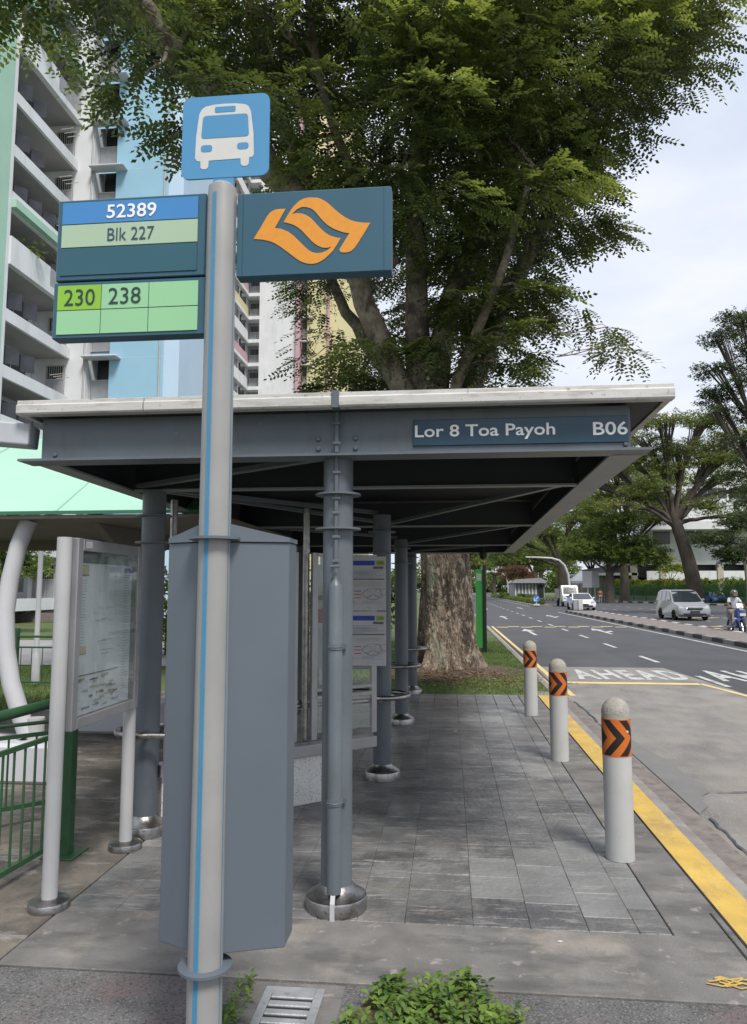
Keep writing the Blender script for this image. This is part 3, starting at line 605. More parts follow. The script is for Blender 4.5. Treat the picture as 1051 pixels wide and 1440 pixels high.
# route boards
def route_board(z0, z1, num):
    x0, x1, y = -.790, -.530, 6.235
    b_ = MB().bbox(x0 - .17, x1, y, y + .012, z0, z1, .002).build('route_board', 'poster_paper', sh); P = MB(); yy = y - .0015; h = z1 - z0
    P.face(x0 - .16, x0 + .165, z1 - .075, z1 - .035, yy, 'print_blue'); P.face(x0 + .175, x1 - .012, z1 - .075, z1 - .035, yy, 'print_lime')
    P.face(x0 + .15, x1 - .02, z1 - .105, z1 - .085, yy, 'print_grey')
    for k in range(4): P.face(x0 - .16, x1 - .02 - .03 * (k % 3), z1 - .118 - k * .014, z1 - .1145 - k * .014, yy, 'print_mid')
    P.face(x0 - .16, x1 - .012, z1 - .196, z1 - .186, yy, 'print_grey')
    rr_ = random.Random(num)
    for k in range(16): a = x0 - .15 + k * .024; P.face(a, a + .0022, z1 - .255, z1 - .205, yy, 'print_mid')
    for k in range(26): P.face(x0 - .155 + (k % 2) * .21, x0 - .155 + (k % 2) * .21 + rr_.uniform(.10, .18), z0 + .064 + (k // 2) * .0058, z0 + .0662 + (k // 2) * .0058, yy, 'print_mid') if k < 6 else P.face(x0 - .15 + rr_.uniform(0, .3), x0 - .1 + rr_.uniform(.1, .32), z1 - .13 - (k % 9) * .006, z1 - .1275 - (k % 9) * .006, yy - .0002 * (k % 5), 'print_mid')
    for k in range(3): P.face(x0 + .0, x1 - .02, z1 - .222 - .012 * k, z1 - .220 - .012 * k, yy, 'print_tan')
    for k in range(3): P.face(x0 - .01, x0 + .05, z1 - .295 - k * .028, z1 - .288 - k * .028, yy, 'print_red' if k else 'print_grey')
    # route loop drawn as a thin line
    for (cx_, cz_, rx, rz_) in [(x0 + .15, z1 - .315, .085, .045), (x0 + .10, z1 - .315, .04, .03), (x0 + .19, z1 - .305, .03, .035), (x0 + .24, z1 - .30, .035, .028), (x0 + .15, z1 - .345, .05, .02)]:
        n_ = 26; pt = [(cx_ + rx * cos(2 * pi * i / n_) * (1 + .12 * sin(5 * i)), cz_ + rz_ * sin(2 * pi * i / n_) * (1 + .15 * cos(3 * i))) for i in range(n_)]
        for i in range(n_):
            a, c_ = pt[i], pt[(i + 1) % n_]; d = Vector((c_[0] - a[0], c_[1] - a[1])); nn = Vector((-d.y, d.x)).normalized() * .0011
            P.quad((a[0] - nn.x, yy, a[1] - nn.y), (c_[0] - nn.x, yy, c_[1] - nn.y), (c_[0] + nn.x, yy, c_[1] + nn.y), (a[0] + nn.x, yy, a[1] + nn.y), 'print_grey')
    P.face(x0 - .15, x1 - .02, z0 + .055, z0 + .058, yy, 'print_mid'); P.face(x1 - .03, x1 - .022, z0 + .02, z0 + .028, yy, 'print_mid'); P.face(x0 + .1, x0 + .12, z0 + .024, z0 + .030, yy, 'print_mid')
    P.build('print', None, b_); T_ = MB(); text(T_, str(num), (x0 + .213, yy - .001, z1 - .055), h=.024, weight=.02); T_.build('lettering', 'print_grey', b_)
route_board(1.475, 1.928, 230); route_board(1.016, 1.466, 238)

# ================================================================== STOP POLE
pl = thing('bus_stop_pole', 'grey bus stop pole with blue bus sign, route panels and orange emblem, standing in front', 'bus stop sign', (-.81, 2.5, 0))
px, py = -.810, 2.5
pole = MB().lathe([(.058, 0), (.056, 1.0), (.0545, 2.0), (.052, 3.08), (.050, 3.108), (.035, 3.122), (.001, 3.128)], (px, py, 0), 40).build('pole', 'pole_paint', pl)
B = MB(); dxs = -.012
for sx in (-.0042, .0042):
    B.add([(px + dxs + sx - .0030, py - .0592, 0), (px + dxs + sx + .0030, py - .0592, 0), (px + dxs + sx + .0030, py - .0534, 3.07), (px + dxs + sx - .0030, py - .0534, 3.07)], [(0, 1, 2, 3)])
B.build('stripe', 'cyan_stripe', pole)
B = MB(); B.add([(px + .0553 * cos(a) , py + .0553 * sin(a), z) for z in (0.0, 3.05) for a in (RAD(-14), RAD(-17))], [(0, 1, 3, 2)]); B.xf(lambda v: Vector((px + (v.x - px) * (1.06 if v.z < 1 else 1.0) , py + (v.y - py) * (1.06 if v.z < 1 else 1.0), v.z))); B.build('stripe', 'cyan_stripe', pole)
for z in (.418, 1.822):
    fl = MB().lathe([(.058, z), (.088, z), (.088, z + .009), (.058, z + .009)], (px, py, 0), 40, None, False).build('flange_ring', 'cabinet_paint', pole)
    for k in range(7): a = RAD(-160 + k * 23); MB().lathe([(.004, z - .003), (.004, z), (.003, z + .012), (.001, z + .0125)], (px + .075 * cos(a), py + .075 * sin(a), 0), 8).build('screw', 'steel_paint', pl) if False else None
# cabinet behind the pole
pf = [(-1.000, 2.575), (-.862, 2.512), (-.758, 2.512), (-.562, 2.575), (-.562, 2.70), (-1.000, 2.70)]
B = MB(); B.prism(pf, .455, 1.815); cab = B.build('cabinet', 'cabinet_paint', pl, bevel=.004)
top = [(a * 1.0 + (0), b_) for a, b_ in pf]
B = MB(); k = 6; cxm, cym = -.79, 2.56
vs = [(a + (a - cxm) * .012, b_ - .006 if b_ < 2.6 else b_ + .004, 1.8165) for a, b_ in pf] + [(a + (a - cxm) * .012, b_ - .006 if b_ < 2.6 else b_ + .004, 1.832) for a, b_ in pf] + [(-.862, 2.505, 1.878), (-.758, 2.505, 1.878), (-.758, 2.69, 1.87), (-.862, 2.69, 1.87)]
B.add(vs, [(5, 4, 3, 2, 1, 0)] + [(i, (i + 1) % 6, 6 + (i + 1) % 6, 6 + i) for i in range(6)] + [(6, 7, 12, 15), (15, 11, 6), (7, 8, 13, 12), (8, 9, 13), (9, 10, 14, 13), (10, 11, 15, 14), (12, 13, 14, 15)]); B.build('cabinet_cap', 'cabinet_paint', cab)
# blue plate with bus icon
def rrect(x0, x1, z0, z1, r, n=6):
    out = []
    for (cx_, cz_, a0) in ((x1 - r, z1 - r, 0), (x0 + r, z1 - r, 90), (x0 + r, z0 + r, 180), (x1 - r, z0 + r, 270)):
        for i in range(n + 1): a = RAD(a0 + 90 * i / n); out.append((cx_ + r * cos(a), cz_ + r * sin(a)))
    return out
bx0, bx1, bz0, bz1 = -.965, -.637, 3.148, 3.468
B = MB(); B.prism(rrect(bx0, bx1, bz0, bz1, .030), 2.492, 2.500, 'y'); B.box(px - .035, px + .042, 2.4935, 2.4985, 3.09, bz0 + .01); bp_ = B.build('bus_plate', 'blue_sign', pl)
def ic(x, y): return (bx0 + (x - 105) / 815 * (bx1 - bx0), bz1 - (y - 103) / 775 * (bz1 - bz0))
def poly_y(mb, pts, y, m=None): mb.add([(p[0], y, p[1]) for p in pts], [list(range(len(pts)))], m)
B = MB()
body = [(232, 685), (238, 480), (262, 270), (285, 225), (320, 200), (400, 187), (505, 183), (610, 187), (690, 200), (725, 222), (748, 270), (775, 480), (782, 680), (770, 700), (740, 707), (735, 765), (718, 782), (680, 782), (662, 765), (658, 710), (362, 715), (358, 775), (340, 793), (305, 793), (286, 778), (283, 718), (250, 712)]
poly_y(B, [ic(*p) for p in body], 2.4908); B.build('bus_icon', 'icon_white', bp_)
B = MB()
for (a0, a1, c0, c1, r) in ((285, 735, 290, 505, .012), (410, 604, 210, 264, .005), (285, 393, 568, 632, .011), (625, 732, 563, 625, .011)):
    p0 = ic(a0, c1); p1 = ic(a1, c0); q = rrect(p0[0], p1[0], p0[1], p1[1], r, 4)
    if a0 == 285 and c0 == 290: q = [(x_ + (.006 if x_ < px else -.006) * (z_ - p0[1]) / (p1[1] - p0[1]), z_) for x_, z_ in q]
    poly_y(B, q, 2.4898)
B.build('bus_icon', 'blue_sign', bp_)
# left boxes
def sbox(name, x0, x1, z0, z1, mt='teal_box'):
    o = MB().bbox(x0, x1, 2.496, 2.552, z0, z1, .003).build(name, mt, pl); return o
lb = sbox('stop_name_box', -1.436, -.868, 2.782, 3.094)
for (z0, z1, m_) in ((2.998, 3.082, 'blue_header'), (2.908, 2.9955, 'pale_green'), (2.80, 2.9055, 'teal_panel')): MB().bbox(-1.418, -.898, 2.4925, 2.4955, z0, z1, .001, ).build('panel', m_, lb)
T = MB(); text(T, '52389', (-1.150, 2.4905, 3.040), w=.190, h=.054, weight=.012); T.build('lettering', 'text_white', lb)
T = MB(); text(T, 'Blk 227', (-1.150, 2.4905, 2.951), w=.178, h=.050, weight=.0); T.build('lettering', 'text_slate', lb)
l2 = sbox('route_number_box', -1.440, -.862, 2.562, 2.775)
zs = [2.575, 2.667, 2.763]; xs = [-1.424, -1.255, -1.075, -.889]
for r in range(2):
    for c in range(3): MB().bbox(xs[c] + .0012, xs[c + 1] - .0012, 2.4925, 2.4955, zs[r] + .0012, zs[r + 1] - .0012, .001).build('number_panel', 'lime_cell' if (r == 1 and c == 0) else 'mint_cell', l2)
T = MB(); text(T, '230', (-1.337, 2.4905, 2.715), w=.118, h=.062, weight=.0); T.build('lettering', 'text_dark', l2); T = MB(); text(T, '238', (-1.165, 2.4905, 2.715), w=.122, h=.062, weight=.0); T.build('lettering', 'text_dark', l2)
MB().box(-1.34, -.87, 2.51, 2.54, 2.774, 2.784).build('spacer', 'teal_box_dark', pl)
# right box with emblem
rb = sbox('emblem_box', -.752, -.190, 2.768, 3.083)
for x_ in (-.730, -.217): MB().box(x_ - .0012, x_ + .0012, 2.4948, 2.4958, 2.77, 3.081).build('seam', 'teal_box_dark', rb)
S_ = [(118, 325), (140, 292), (160, 262), (205, 190), (222, 170), (240, 158), (262, 150), (285, 147), (328, 147), (258, 262), (300, 268), (345, 285), (385, 313), (430, 355), (475, 395), (500, 410), (525, 417), (548, 418), (570, 415), (605, 402), (632, 380), (612, 386), (590, 388), (568, 385), (545, 376), (520, 361), (500, 345), (450, 295), (430, 276), (410, 262), (388, 249), (365, 240), (340, 233), (315, 228), (345, 180), (362, 155), (380, 132), (415, 102), (436, 91), (460, 84), (485, 81), (510, 82), (536, 84), (560, 92), (586, 105), (610, 122), (660, 165), (690, 188), (720, 208), (755, 225), (790, 235), (835, 241), (880, 243), (840, 305), (790, 378), (775, 396), (757, 410), (735, 417), (715, 418), (690, 416), (680, 400), (745, 303), (722, 300), (700, 295), (650, 277), (625, 264), (600, 248), (575, 226), (550, 200), (530, 176), (510, 158), (490, 147), (470, 141), (450, 138), (430, 139), (400, 152), (370, 180), (390, 176), (410, 175), (436, 178), (460, 186), (480, 197), (500, 212), (545, 257), (568, 279), (590, 297), (615, 312), (640, 321), (665, 328), (690, 330), (665, 370), (640, 405), (605, 438), (585, 454), (560, 468), (535, 478), (510, 482), (480, 481), (450, 474), (425, 463), (400, 448), (350, 412), (300, 378), (270, 360), (240, 346), (210, 337), (180, 331)]
def em(x, y):
    u_ = (x - 8) / 1004; yt = 52 - 30 * u_; yb = 548 - 22 * u_; return (-.750 + .558 * u_, 3.081 - .311 * (y - yt) / (yb - yt))
B = MB(); poly_y(B, [em(*p) for p in S_], 2.4938); B.build('emblem', 'logo_orange', rb)

# ================================================================== INFORMATION BOARD
ib = thing('information_board', 'glazed steel notice board on two grey posts beside the green railing', 'notice board', (-2.09, 4.3, 0))
for (x, y, z1) in ((-2.095, 3.86, 1.935), (-2.085, 4.755, 1.0)):
    p_ = MB().cyl((x, y, 0), .040, .01, z1, 28).build('post', 'pole_paint_light', ib)
    MB().lathe([(.105, 0), (.105, .028), (.100, .038), (.06, .046), (.041, .05)], (x, y, 0), 36).build('post_base', 'stainless', p_)
F = MB(); xf0, xf1 = -2.10, -2.035
F.bbox(xf0, xf1, 3.90, 3.96, .885, 1.935, .004); F.bbox(xf0, xf1, 4.70, 4.76, .885, 1.935, .004); F.bbox(xf0, xf1, 3.961, 4.699, 1.865, 1.933, .004); F.bbox(xf0, xf1, 3.961, 4.699, .887, .945, .004)
fr_ = F.build('board_frame', 'alu_frame', ib); MB().box(-2.105, -2.09, 3.93, 4.73, .90, 1.92).build('back_panel', 'alu_frame', ib)
MB().box(-2.044, -2.040, 3.955, 4.705, .94, 1.87).build('glass_pane', 'glass_board', ib)
po = MB().box(-2.085, -2.060, 3.965, 4.66, .95, 1.86).build('map_poster', 'map_paper', ib)
B = MB(); X = -2.0585
def fx(y0, y1, z0, z1, m): B.quad((X, y0, z0), (X, y1, z0), (X, y1, z1), (X, y0, z1), m)
fx(3.966, 4.659, 1.80, 1.86, 'header_green'); X = -2.0575
rr_ = random.Random(4)
fx(3.975, 4.075, 1.735, 1.79, 'print_tan'); fx(3.975, 4.075, 1.727, 1.735, 'print_grey'); fx(3.975, 4.075, 1.29, 1.33, 'print_tan'); fx(3.975, 4.075, 1.285, 1.29, 'print_grey')
for k in range(24): z = 1.70 - k * .016; fx(3.98, 4.06 - rr_.uniform(0, .02), z, z + .003, 'print_mid')
for k in range(18): z = 1.26 - k * .016; fx(3.98, 4.06 - rr_.uniform(0, .02), z, z + .003, 'print_pale')
for k in range(22): a = rr_.uniform(4.1, 4.5); z = rr_.uniform(1.25, 1.75); fx(a, a + rr_.uniform(.04, .18), z, z + .004, rr_.choice(['print_pale', 'print_mid', 'print_tan', 'print_pale']))
fx(3.975, 4.50, 1.165, 1.172, 'print_grey')
for k in range(36): a = rr_.uniform(3.98, 4.44); z = rr_.uniform(.97, 1.15); fx(a, a + rr_.uniform(.03, .1), z, z + rr_.uniform(.004, .014), rr_.choice(['print_tan', 'print_mid', 'print_pale', 'print_tan', 'print_grey']))
for k in range(44): z = 1.74 - k * .0165; fx(4.54, 4.60 + rr_.uniform(-.02, .04), z, z + .003, 'print_mid')
fx(4.54, 4.65, 1.755, 1.785, 'print_blue'); B.build('print', None, po)
B = MB(); X = -2.0340; fx(3.985, 4.055, 1.885, 1.92, 'icon_white'); X = -2.0335
for k in range(3): fx(3.99, 4.045, 1.892 + k * .009, 1.895 + k * .009, 'print_mid')
B.build('sticker', None, fr_)

# ================================================================== BOLLARDS
def bollard(x, y, label):
    t_ = thing('bollard', label, 'bollard', (x, y, 0), 'bollards along the kerb')
    MB().cyl((x, y, 0), .087, 0, .622, 36).build('post', 'bollard_white', t_)
    MB().cyl((x, y, 0), .0885, .6221, .848, 36).build('chevron_band', 'chevron_band', t_)
    MB().lathe([(.087, .8481), (.086, .885)] + [(.086 * cos(a), .885 + .088 * sin(a)) for a in [RAD(q) for q in range(9, 90, 9)]] + [(.0005, .973)], (x, y, 0), 36).build('cap', 'bollard_top', t_)
    if y < 5: MB().lathe([(.007, 0), (.007, .002), (.001, .003)], (0, 0, 0), 10).xf(lambda v: Vector((x + .052 + v.x, y - .074 - v.z, .775 + v.y))).build('screw_cap', 'icon_white', t_)
    return t_
bollard(1.035, 4.90, 'nearest white bollard with orange and black chevron band, at the kerb edge')
bollard(1.055, 7.56, 'middle of the three white bollards with orange chevron bands')
bollard(1.062, 10.17, 'farthest of the three chevron bollards, next to the grass verge')

# ================================================================== DRAIN COVER, GROUND COVER
dc = thing('drain_cover', 'grey cast iron drain grate set in the ground at the foot of the stop pole', 'drain cover', (-.655, 3.06, 0))
F = MB(); x0, x1, y0, y1 = -.775, -.53, 2.90, 3.215
F.bbox(x0, x0 + .035, y0, y1, -.02, .006, .002); F.bbox(x1 - .035, x1, y0, y1, -.02, .006, .002)
for a, b_ in ((y0, y0 + .035), (y1 - .045, y1)): F.box(x0 + .0352, x1 - .0352, a, b_, -.02, .0055)
F.build('grate_frame', 'cast_iron', dc)
for k in range(4): yy = y0 + .058 + k * .060; MB().bbox(x0 + .0355, x1 - .0355, yy, yy + .036, -.02, .005, .003).build('grate_bar', 'cast_iron', dc)
MB().box(x0 + .005, x1 - .005, y0 + .005, y1 - .005, -.004, -.002).build('pit', 'opening_dark', dc)
struct('drain_surround', MB().bbox(-.86, -.45, 2.85, 3.262, -.05, -.0025, .003), 'foot_concrete')
struct('planting_soil', MB().add([(-.44, 2.5, .002), (.24, 2.5, .002), (.25, 3.1, .002), (.12, 3.22, .002), (-.30, 3.24, .002), (-.42, 3.0, .002)], [(0, 1, 2, 3, 4, 5)]), 'soil')
def herb(seed):
    r = np.random.RandomState(seed); v = []; f = []
    for i in range(6):
        a = i * 2.4 + r.uniform(-.4, .4); el = .75 - i * .12; d = np.array([cos(a) * cos(el), sin(a) * cos(el), sin(el) * .8]); s_ = np.array([-sin(a), cos(a), 0]); L_ = 1 - .06 * i; z0 = np.array([0, 0, 1.1 - .17 * i]); k_ = len(v)
        dn = np.array([0, 0, -.22]); v += [z0, z0 + d * .35 * L_ + s_ * .2 + (0, 0, .05), z0 + d * .72 * L_ + s_ * .15 + dn * .3, z0 + d * L_ + dn, z0 + d * .72 * L_ - s_ * .15 + dn * .3, z0 + d * .35 * L_ - s_ * .2 + (0, 0, .05), z0 + d * .38 * L_, z0 + d * .72 * L_ + dn * .4]
        f += [[k_, k_ + 1, k_ + 6, k_ + 6], [k_, k_ + 6, k_ + 5, k_ + 5], [k_ + 1, k_ + 2, k_ + 7, k_ + 6], [k_ + 6, k_ + 7, k_ + 4, k_ + 5], [k_ + 2, k_ + 3, k_ + 7, k_ + 7], [k_ + 7, k_ + 3, k_ + 4, k_ + 4]]
    return np.array(v), np.array(f)
def herbs(name, P, size, label, mt='leaf_cover'):
    VV = []; FF = []; k = 0; hv = [herb(s) for s in range(4)]
    for i, p in enumerate(P):
        v, f = hv[i % 4]; a = R_.uniform(0, 6.28); s_ = size * R_.uniform(.7, 1.25); q = v * s_; tl = R_.normal(0, .2, 2); q = np.stack([q[:, 0] * cos(a) - q[:, 1] * sin(a) + tl[0] * q[:, 2], q[:, 0] * sin(a) + q[:, 1] * cos(a) + tl[1] * q[:, 2], q[:, 2]], 1) + p
        VV.append(q); FF += [[x_ + k for x_ in ff] for ff in f]; k += len(v)
    me = bpy.data.meshes.new(name); me.from_pydata(np.concatenate(VV).tolist(), [], [list(dict.fromkeys(f)) for f in FF]); me.materials.append(MATS[mt]); o = bpy.data.objects.new(name, me); C.objects.link(o); me.polygons.foreach_set('use_smooth', [True] * len(me.polygons))
    return tag(o, label, 'ground cover', kind='stuff')
P = []
while len(P) < 520:
    a, b_ = R_.uniform(-.46, .27), R_.uniform(2.45, 3.30); e = .16 * math.sin(a * 23) * .12 + .10 * math.sin(a * 9 + 1) * .3
    top_ = 3.25 + e - (.32 * max(0, -(a + .30)) / .12 if a < -.30 else 0) - (.16 if a > .14 else 0)
    if b_ < top_: P.append((a, b_, R_.uniform(0, .03) * min(1, (top_ - b_) / .1)))
herbs('ground_cover', P, .046, 'bushy patch of small green leaves growing beside the drain grate')
P = [(R_.uniform(-.895, -.83) + .02 * math.sin(i), R_.uniform(2.7, 3.28), 0) for i in range(34)]
herbs('weeds', P, .034, 'thin green weeds growing between the stop pole and the drain grate')
tag(MB().prism([(-.01, 0), (.012, -.006), (.016, .008), (-.006, .012)], 0.001, .005).xf(lambda v: Vector((v.x * 1.6 + .05, v.y * 1.6 + 8.9, v.z + .002))).build('paper_scrap', 'icon_white'), 'tiny white paper scrap lying on the dark tiles under the shelter', 'litter')
tag(MB().prism([(-.012, 0), (0, -.006), (.016, .004), (.004, .01)], 0.0, .003).xf(lambda v: Vector((v.x + .50, v.y + 3.74, v.z + .002))).build('paper_scrap', 'icon_white'), 'white paper scrap on the concrete band near the front edge', 'litter')

# ================================================================== GREEN RAILINGS
def railing(label, A, B_, ztop=.95, zlow=.66, zb=.10, post_end=True, n=10, r=.03, grp='green tube railings'):
    A = Vector(A); B_ = Vector(B_); Z = Vector((0, 0, 1)); t_ = thing('railing', label, 'railing', tuple(A), grp)
    MB().tube([A + Z * ztop, A.lerp(B_, .5) + Z * ztop, B_ + Z * ztop], r, 12).build('handrail', 'rail_green', t_)
    MB().bar(A + Z * zlow, B_ + Z * zlow, .02, .028).build('upper_rail', 'rail_green', t_); MB().bar(A + Z * zb, B_ + Z * zb, .03, .03).build('lower_rail', 'rail_green', t_)
    for i in range(n): p = A.lerp(B_, (i + .5) / n); MB().cyl((p.x, p.y, 0), .0075, zb + .015, zlow - .014, 8).build('baluster', 'rail_green', t_)
    return t_
r1 = railing('green tube railing with a square post beside the notice board', (-2.54, 2.85, 0), (-2.445, 4.55, 0), n=17, zlow=.745, zb=.09)
B = MB(); B.bbox(-2.455, -2.375, 4.57, 4.65, .008, .90, .004); pst = B.build('post', 'rail_green', r1); MB().bbox(-2.52, -2.31, 4.50, 4.72, 0, .010, .002).build('base_plate', 'rail_green', pst)
MB().cyl((-2.54, 2.9, 0), .02, 0, .95, 12).build('post', 'rail_green', r1)
r2 = railing('second green railing farther back, by the white column base', (-3.4, 4.7, 0), (-2.75, 5.35, 0), n=5, r=.014, ztop=.70, zlow=.62, zb=.14)
r3 = railing('long green railing along the lawn behind the canopy columns', (-9.4, 12.0, 0), (-5.2, 12.0, 0), n=22, r=.02, ztop=.86, zlow=.68)
for x_ in (-9.4, -7.3, -5.2): MB().bbox(x_ - .04, x_ + .04, 11.96, 12.04, 0, 1.0, .004).build('post', 'rail_green', r3)


# ================================================================== COVERED WALKWAY (left)
wk = thing('covered_walkway', 'mint green roofed walkway canopy on bowed white columns, behind the shelter', 'walkway canopy', (-3.7, 6.35, 0))
prof = [(6.22, 2.335), (6.45, 2.47), (6.8, 2.68), (7.3, 2.97), (7.9, 3.28), (8.6, 3.55), (9.2, 3.62)]
for i in range(7):
    x0 = -12.6 + 1.5 * i + .12; B = MB(); P1 = prof + [(a, b_ - .02) for a, b_ in prof[::-1]]; k = len(prof)
    vs = [(x0 + .004, a, b_) for a, b_ in prof] + [(x0 + 1.492, a, b_) for a, b_ in prof] + [(x0 + .004, a, b_ - .02) for a, b_ in prof] + [(x0 + 1.492, a, b_ - .02) for a, b_ in prof]
    fs = [(j, j + 1, k + j + 1, k + j) for j in range(k - 1)] + [(2 * k + j, 3 * k + j, 3 * k + j + 1, 2 * k + j + 1) for j in range(k - 1)] + [(0, k, 3 * k, 2 * k)]
    fs = [f_[::-1] for f_ in fs]; B.add(vs, fs, None, True); B.build('roof_sheet', 'mint_roof', wk)
    if i: B = MB(); B.tube([(x0 - .002, a, b_ + .006) for a, b_ in prof], .010, 6); B.build('roof_seam', 'mint_roof', wk)
MB().box(-12.5, -2.0, 6.205, 6.219, 2.315, 2.345).build('eave_trim', 'fence_green', wk)
MB().box(-12.5, -2.0, 6.23, 9.2, 2.28, 2.31).build('soffit', 'walk_soffit', wk)
MB().bbox(-12.5, -2.0, 9.2, 9.32, 2.16, 2.32).build('edge_beam', 'walk_soffit', wk)
for x_ in (-6.2, -3.35): MB().prism([(6.7, 2.279), (8.9, 2.279), (8.4, 2.10), (7.1, 2.10)], x_ - .04, x_ + .04, 'x').build('hanger', 'walk_soffit', wk)
def bow(dx, dy=0):
    pts = [(-3.86 + dx, 6.45 + dy, 2.28), (-3.93 + dx, 6.42 + dy, 2.05), (-3.98 + dx, 6.40 + dy, 1.75), (-4.0 + dx, 6.38 + dy, 1.45), (-3.97 + dx, 6.37 + dy, 1.12), (-3.90 + dx, 6.36 + dy, .82), (-3.80 + dx, 6.36 + dy, .56), (-3.72 + dx, 6.36 + dy, .36)]
    c = MB().tube(pts, [.074, .076, .077, .078, .078, .077, .076, .075], 24).build('bowed_column', 'white_paint', wk)
    MB().cyl((-3.66 + dx, 6.38 + dy, 0), .075, .33, .52, 20).build('column_socket', 'pole_paint_light', c)
    MB().bbox(-4.35 + dx, -3.40 + dx, 6.15 + dy, 6.62 + dy, 0, .335, .03).build('column_footing', 'white_paint', c)
bow(0); bow(-3.6); bow(0, 2.2)
# link beam joining the shelter
lkb = MB(); lkb.bar((-5.6, 3.4, 2.76), (-2.36, 3.96, 2.52), .16, .125)
tag(lkb.build('link_beam', 'linkbeam', bevel=.01), 'light grey box beam sloping from the left picture edge to the shelter corner', 'beam')
wk2 = thing('covered_walkway', 'farther mint green canopy roof seen low behind the notice board', 'walkway canopy', (-6, 12.6, 0))
B = MB(); B.add([(-5.75, 12.6, 2.42), (-1.2, 12.6, 2.42), (-1.2, 14.4, 3.0), (-5.2, 14.4, 3.0)], [(0, 1, 2, 3)]); B.add([(-5.75, 12.6, 2.36), (-5.75, 12.6, 2.419), (-1.2, 12.6, 2.419), (-1.2, 12.6, 2.36)], [(0, 3, 2, 1)]); B.build('roof', 'mint_roof', wk2)
for x_ in (-5.3, -2.2): MB().cyl((x_, 12.9, 0), .06, 0, 2.4, 12).build('post', 'white_paint', wk2)
lp = thing('lamp_pole', 'thin white lamp pole with a stepped base between the canopy column and notice board', 'lamp post', (-7.1, 12.45, 0))
MB().lathe([(.075, 0), (.075, .42), (.06, .52), (.045, .56), (.040, 3.8), (.02, 3.82)], (-7.28, 12.6, 0), 16).build('pole', 'white_paint', lp)

# ================================================================== HOUSING BLOCKS
ha = thing('housing_block', 'white and pale blue high-rise housing block with balcony corridors on the left', 'apartment block', (-21, 38.5, 0))
D0 = 38.5; ST = 2.79; Z0 = 14.55
def part(name, m_, fn, parent=ha, bevel=0): B = MB(); fn(B); return B.build(name, m_, parent, bevel=bevel)
part('wall', 'hdb_white', lambda B: B.box(-21.14, -20.12, D0, D0 + 9, 0, 50))            # corner pier
part('wall', 'hdb_blue', lambda B: B.box(-18.83, -15.68, D0 + .15, D0 + 9, 0, 50))
part('wall', 'hdb_blue_light', lambda B: B.prism([(-15.679, D0 + .15), (-15.02, D0 + .75), (-15.02, D0 + 9), (-15.679, D0 + 9)], 0, 50))
part('wall', 'hdb_blue', lambda B: [B.box(-20.119, -18.831, D0 + .55, D0 + .6, Z0 + ST * k - 2.72 - .0, Z0 + ST * k - 2.30, None) for k in range(-5, 13)])
pm = part('joint', 'hdb_blue_light', lambda B: [B.box(-18.83, -15.68, D0 + .146, D0 + .149, Z0 + ST * k - .02, Z0 + ST * k + .02) for k in range(-5, 13)])
part('wall', 'opening_dark', lambda B: B.box(-20.118, -18.832, D0 + 1.4, D0 + 1.5, 0, 50))
proto = {}
def inst(name, key, mk, mt, loc, parent):
    if key not in proto: proto[key] = mk().mesh(name, mt)
    o = bpy.data.objects.new(name, proto[key]); C.objects.link(o); o.parent = parent; o.location = Vector(loc) - off(parent if '_o' in parent else None); return o
def ledge(): B = MB(); B.bbox(-1.0, 1.05, -.62, .1, -.11, .03, .05); return B
def rpanel(w_=.4, h_=1.1): return MB().bbox(-w_ / 2, w_ / 2, -.02, .02, 0, h_, .01)
def grill(wd=1.0, ht=.8, n=9):
    B = MB(); B.box(-wd / 2, wd / 2, -.02, .02, 0, .04); B.box(-wd / 2, wd / 2, -.02, .02, ht - .04, ht)
    for i in range(n): x_ = -wd / 2 + wd * (i + .5) / n; B.box(x_ - .012, x_ + .012, -.01, .01, .041, ht - .041)
    return B
def hwindow(wd=1.1, ht=2.0, col='hdb_grey'):
    B = MB(); B.box(-wd / 2, wd / 2, .0, .03, 0, ht, 'opening_dark'); f = .05
    for a, b_, c, d in ((-wd / 2, -wd / 2 + f, 0, ht), (wd / 2 - f, wd / 2, 0, ht), (-wd / 2 + f, wd / 2 - f, 0, f), (-wd / 2 + f, wd / 2 - f, ht - f, ht), (-wd / 2 + f, wd / 2 - f, ht * .58, ht * .58 + f), (-f / 2, f / 2, f, ht * .58)): B.box(a, b_, -.04, -.001, c, d, 'frame_pale')
    B.box(-wd / 2 + f, -f / 2, -.02, -.005, f, ht * .58, 'railing_panel'); B.box(f / 2, wd / 2 - f, -.02, -.005, f, ht * .58, 'railing_panel')
    for i in range(8): x_ = -wd / 2 + .1 + i * (wd - .2) / 7; B.box(x_ - .01, x_ + .01, -.03, -.006, ht * .58 + f, ht - f, 'frame_pale')
    return B
for k in range(-5, 13):
    z = Z0 + ST * k
    inst('ledge', 'ledge', ledge, 'white_paint', (-19.2, D0 + .1, z), ha)
    w_ = inst('balcony_rail', 'brail', lambda: rpanel(1.12, 1.1), 'railing_panel', (-19.47, D0 + .5, z - 2.28), ha)
    inst('rail_frame', 'bframe', lambda: MB().box(-.64, -.57, -.03, .03, 0, 1.15).box(.57, .64, -.03, .03, 0, 1.15).box(-.5699, .5699, -.03, .03, 1.1, 1.15), 'frame_pale', (-19.47, D0 + .48, z - 2.285), w_) if False else None
    inst('balcony_frame', 'bframe', lambda: MB().box(-.64, -.57, -.03, .03, 0, 1.15).box(.57, .64, -.03, .03, 0, 1.15).box(-.5699, .5699, -.03, .03, 1.1, 1.15), 'frame_pale', (-19.47, D0 + .48, z - 2.285), ha)
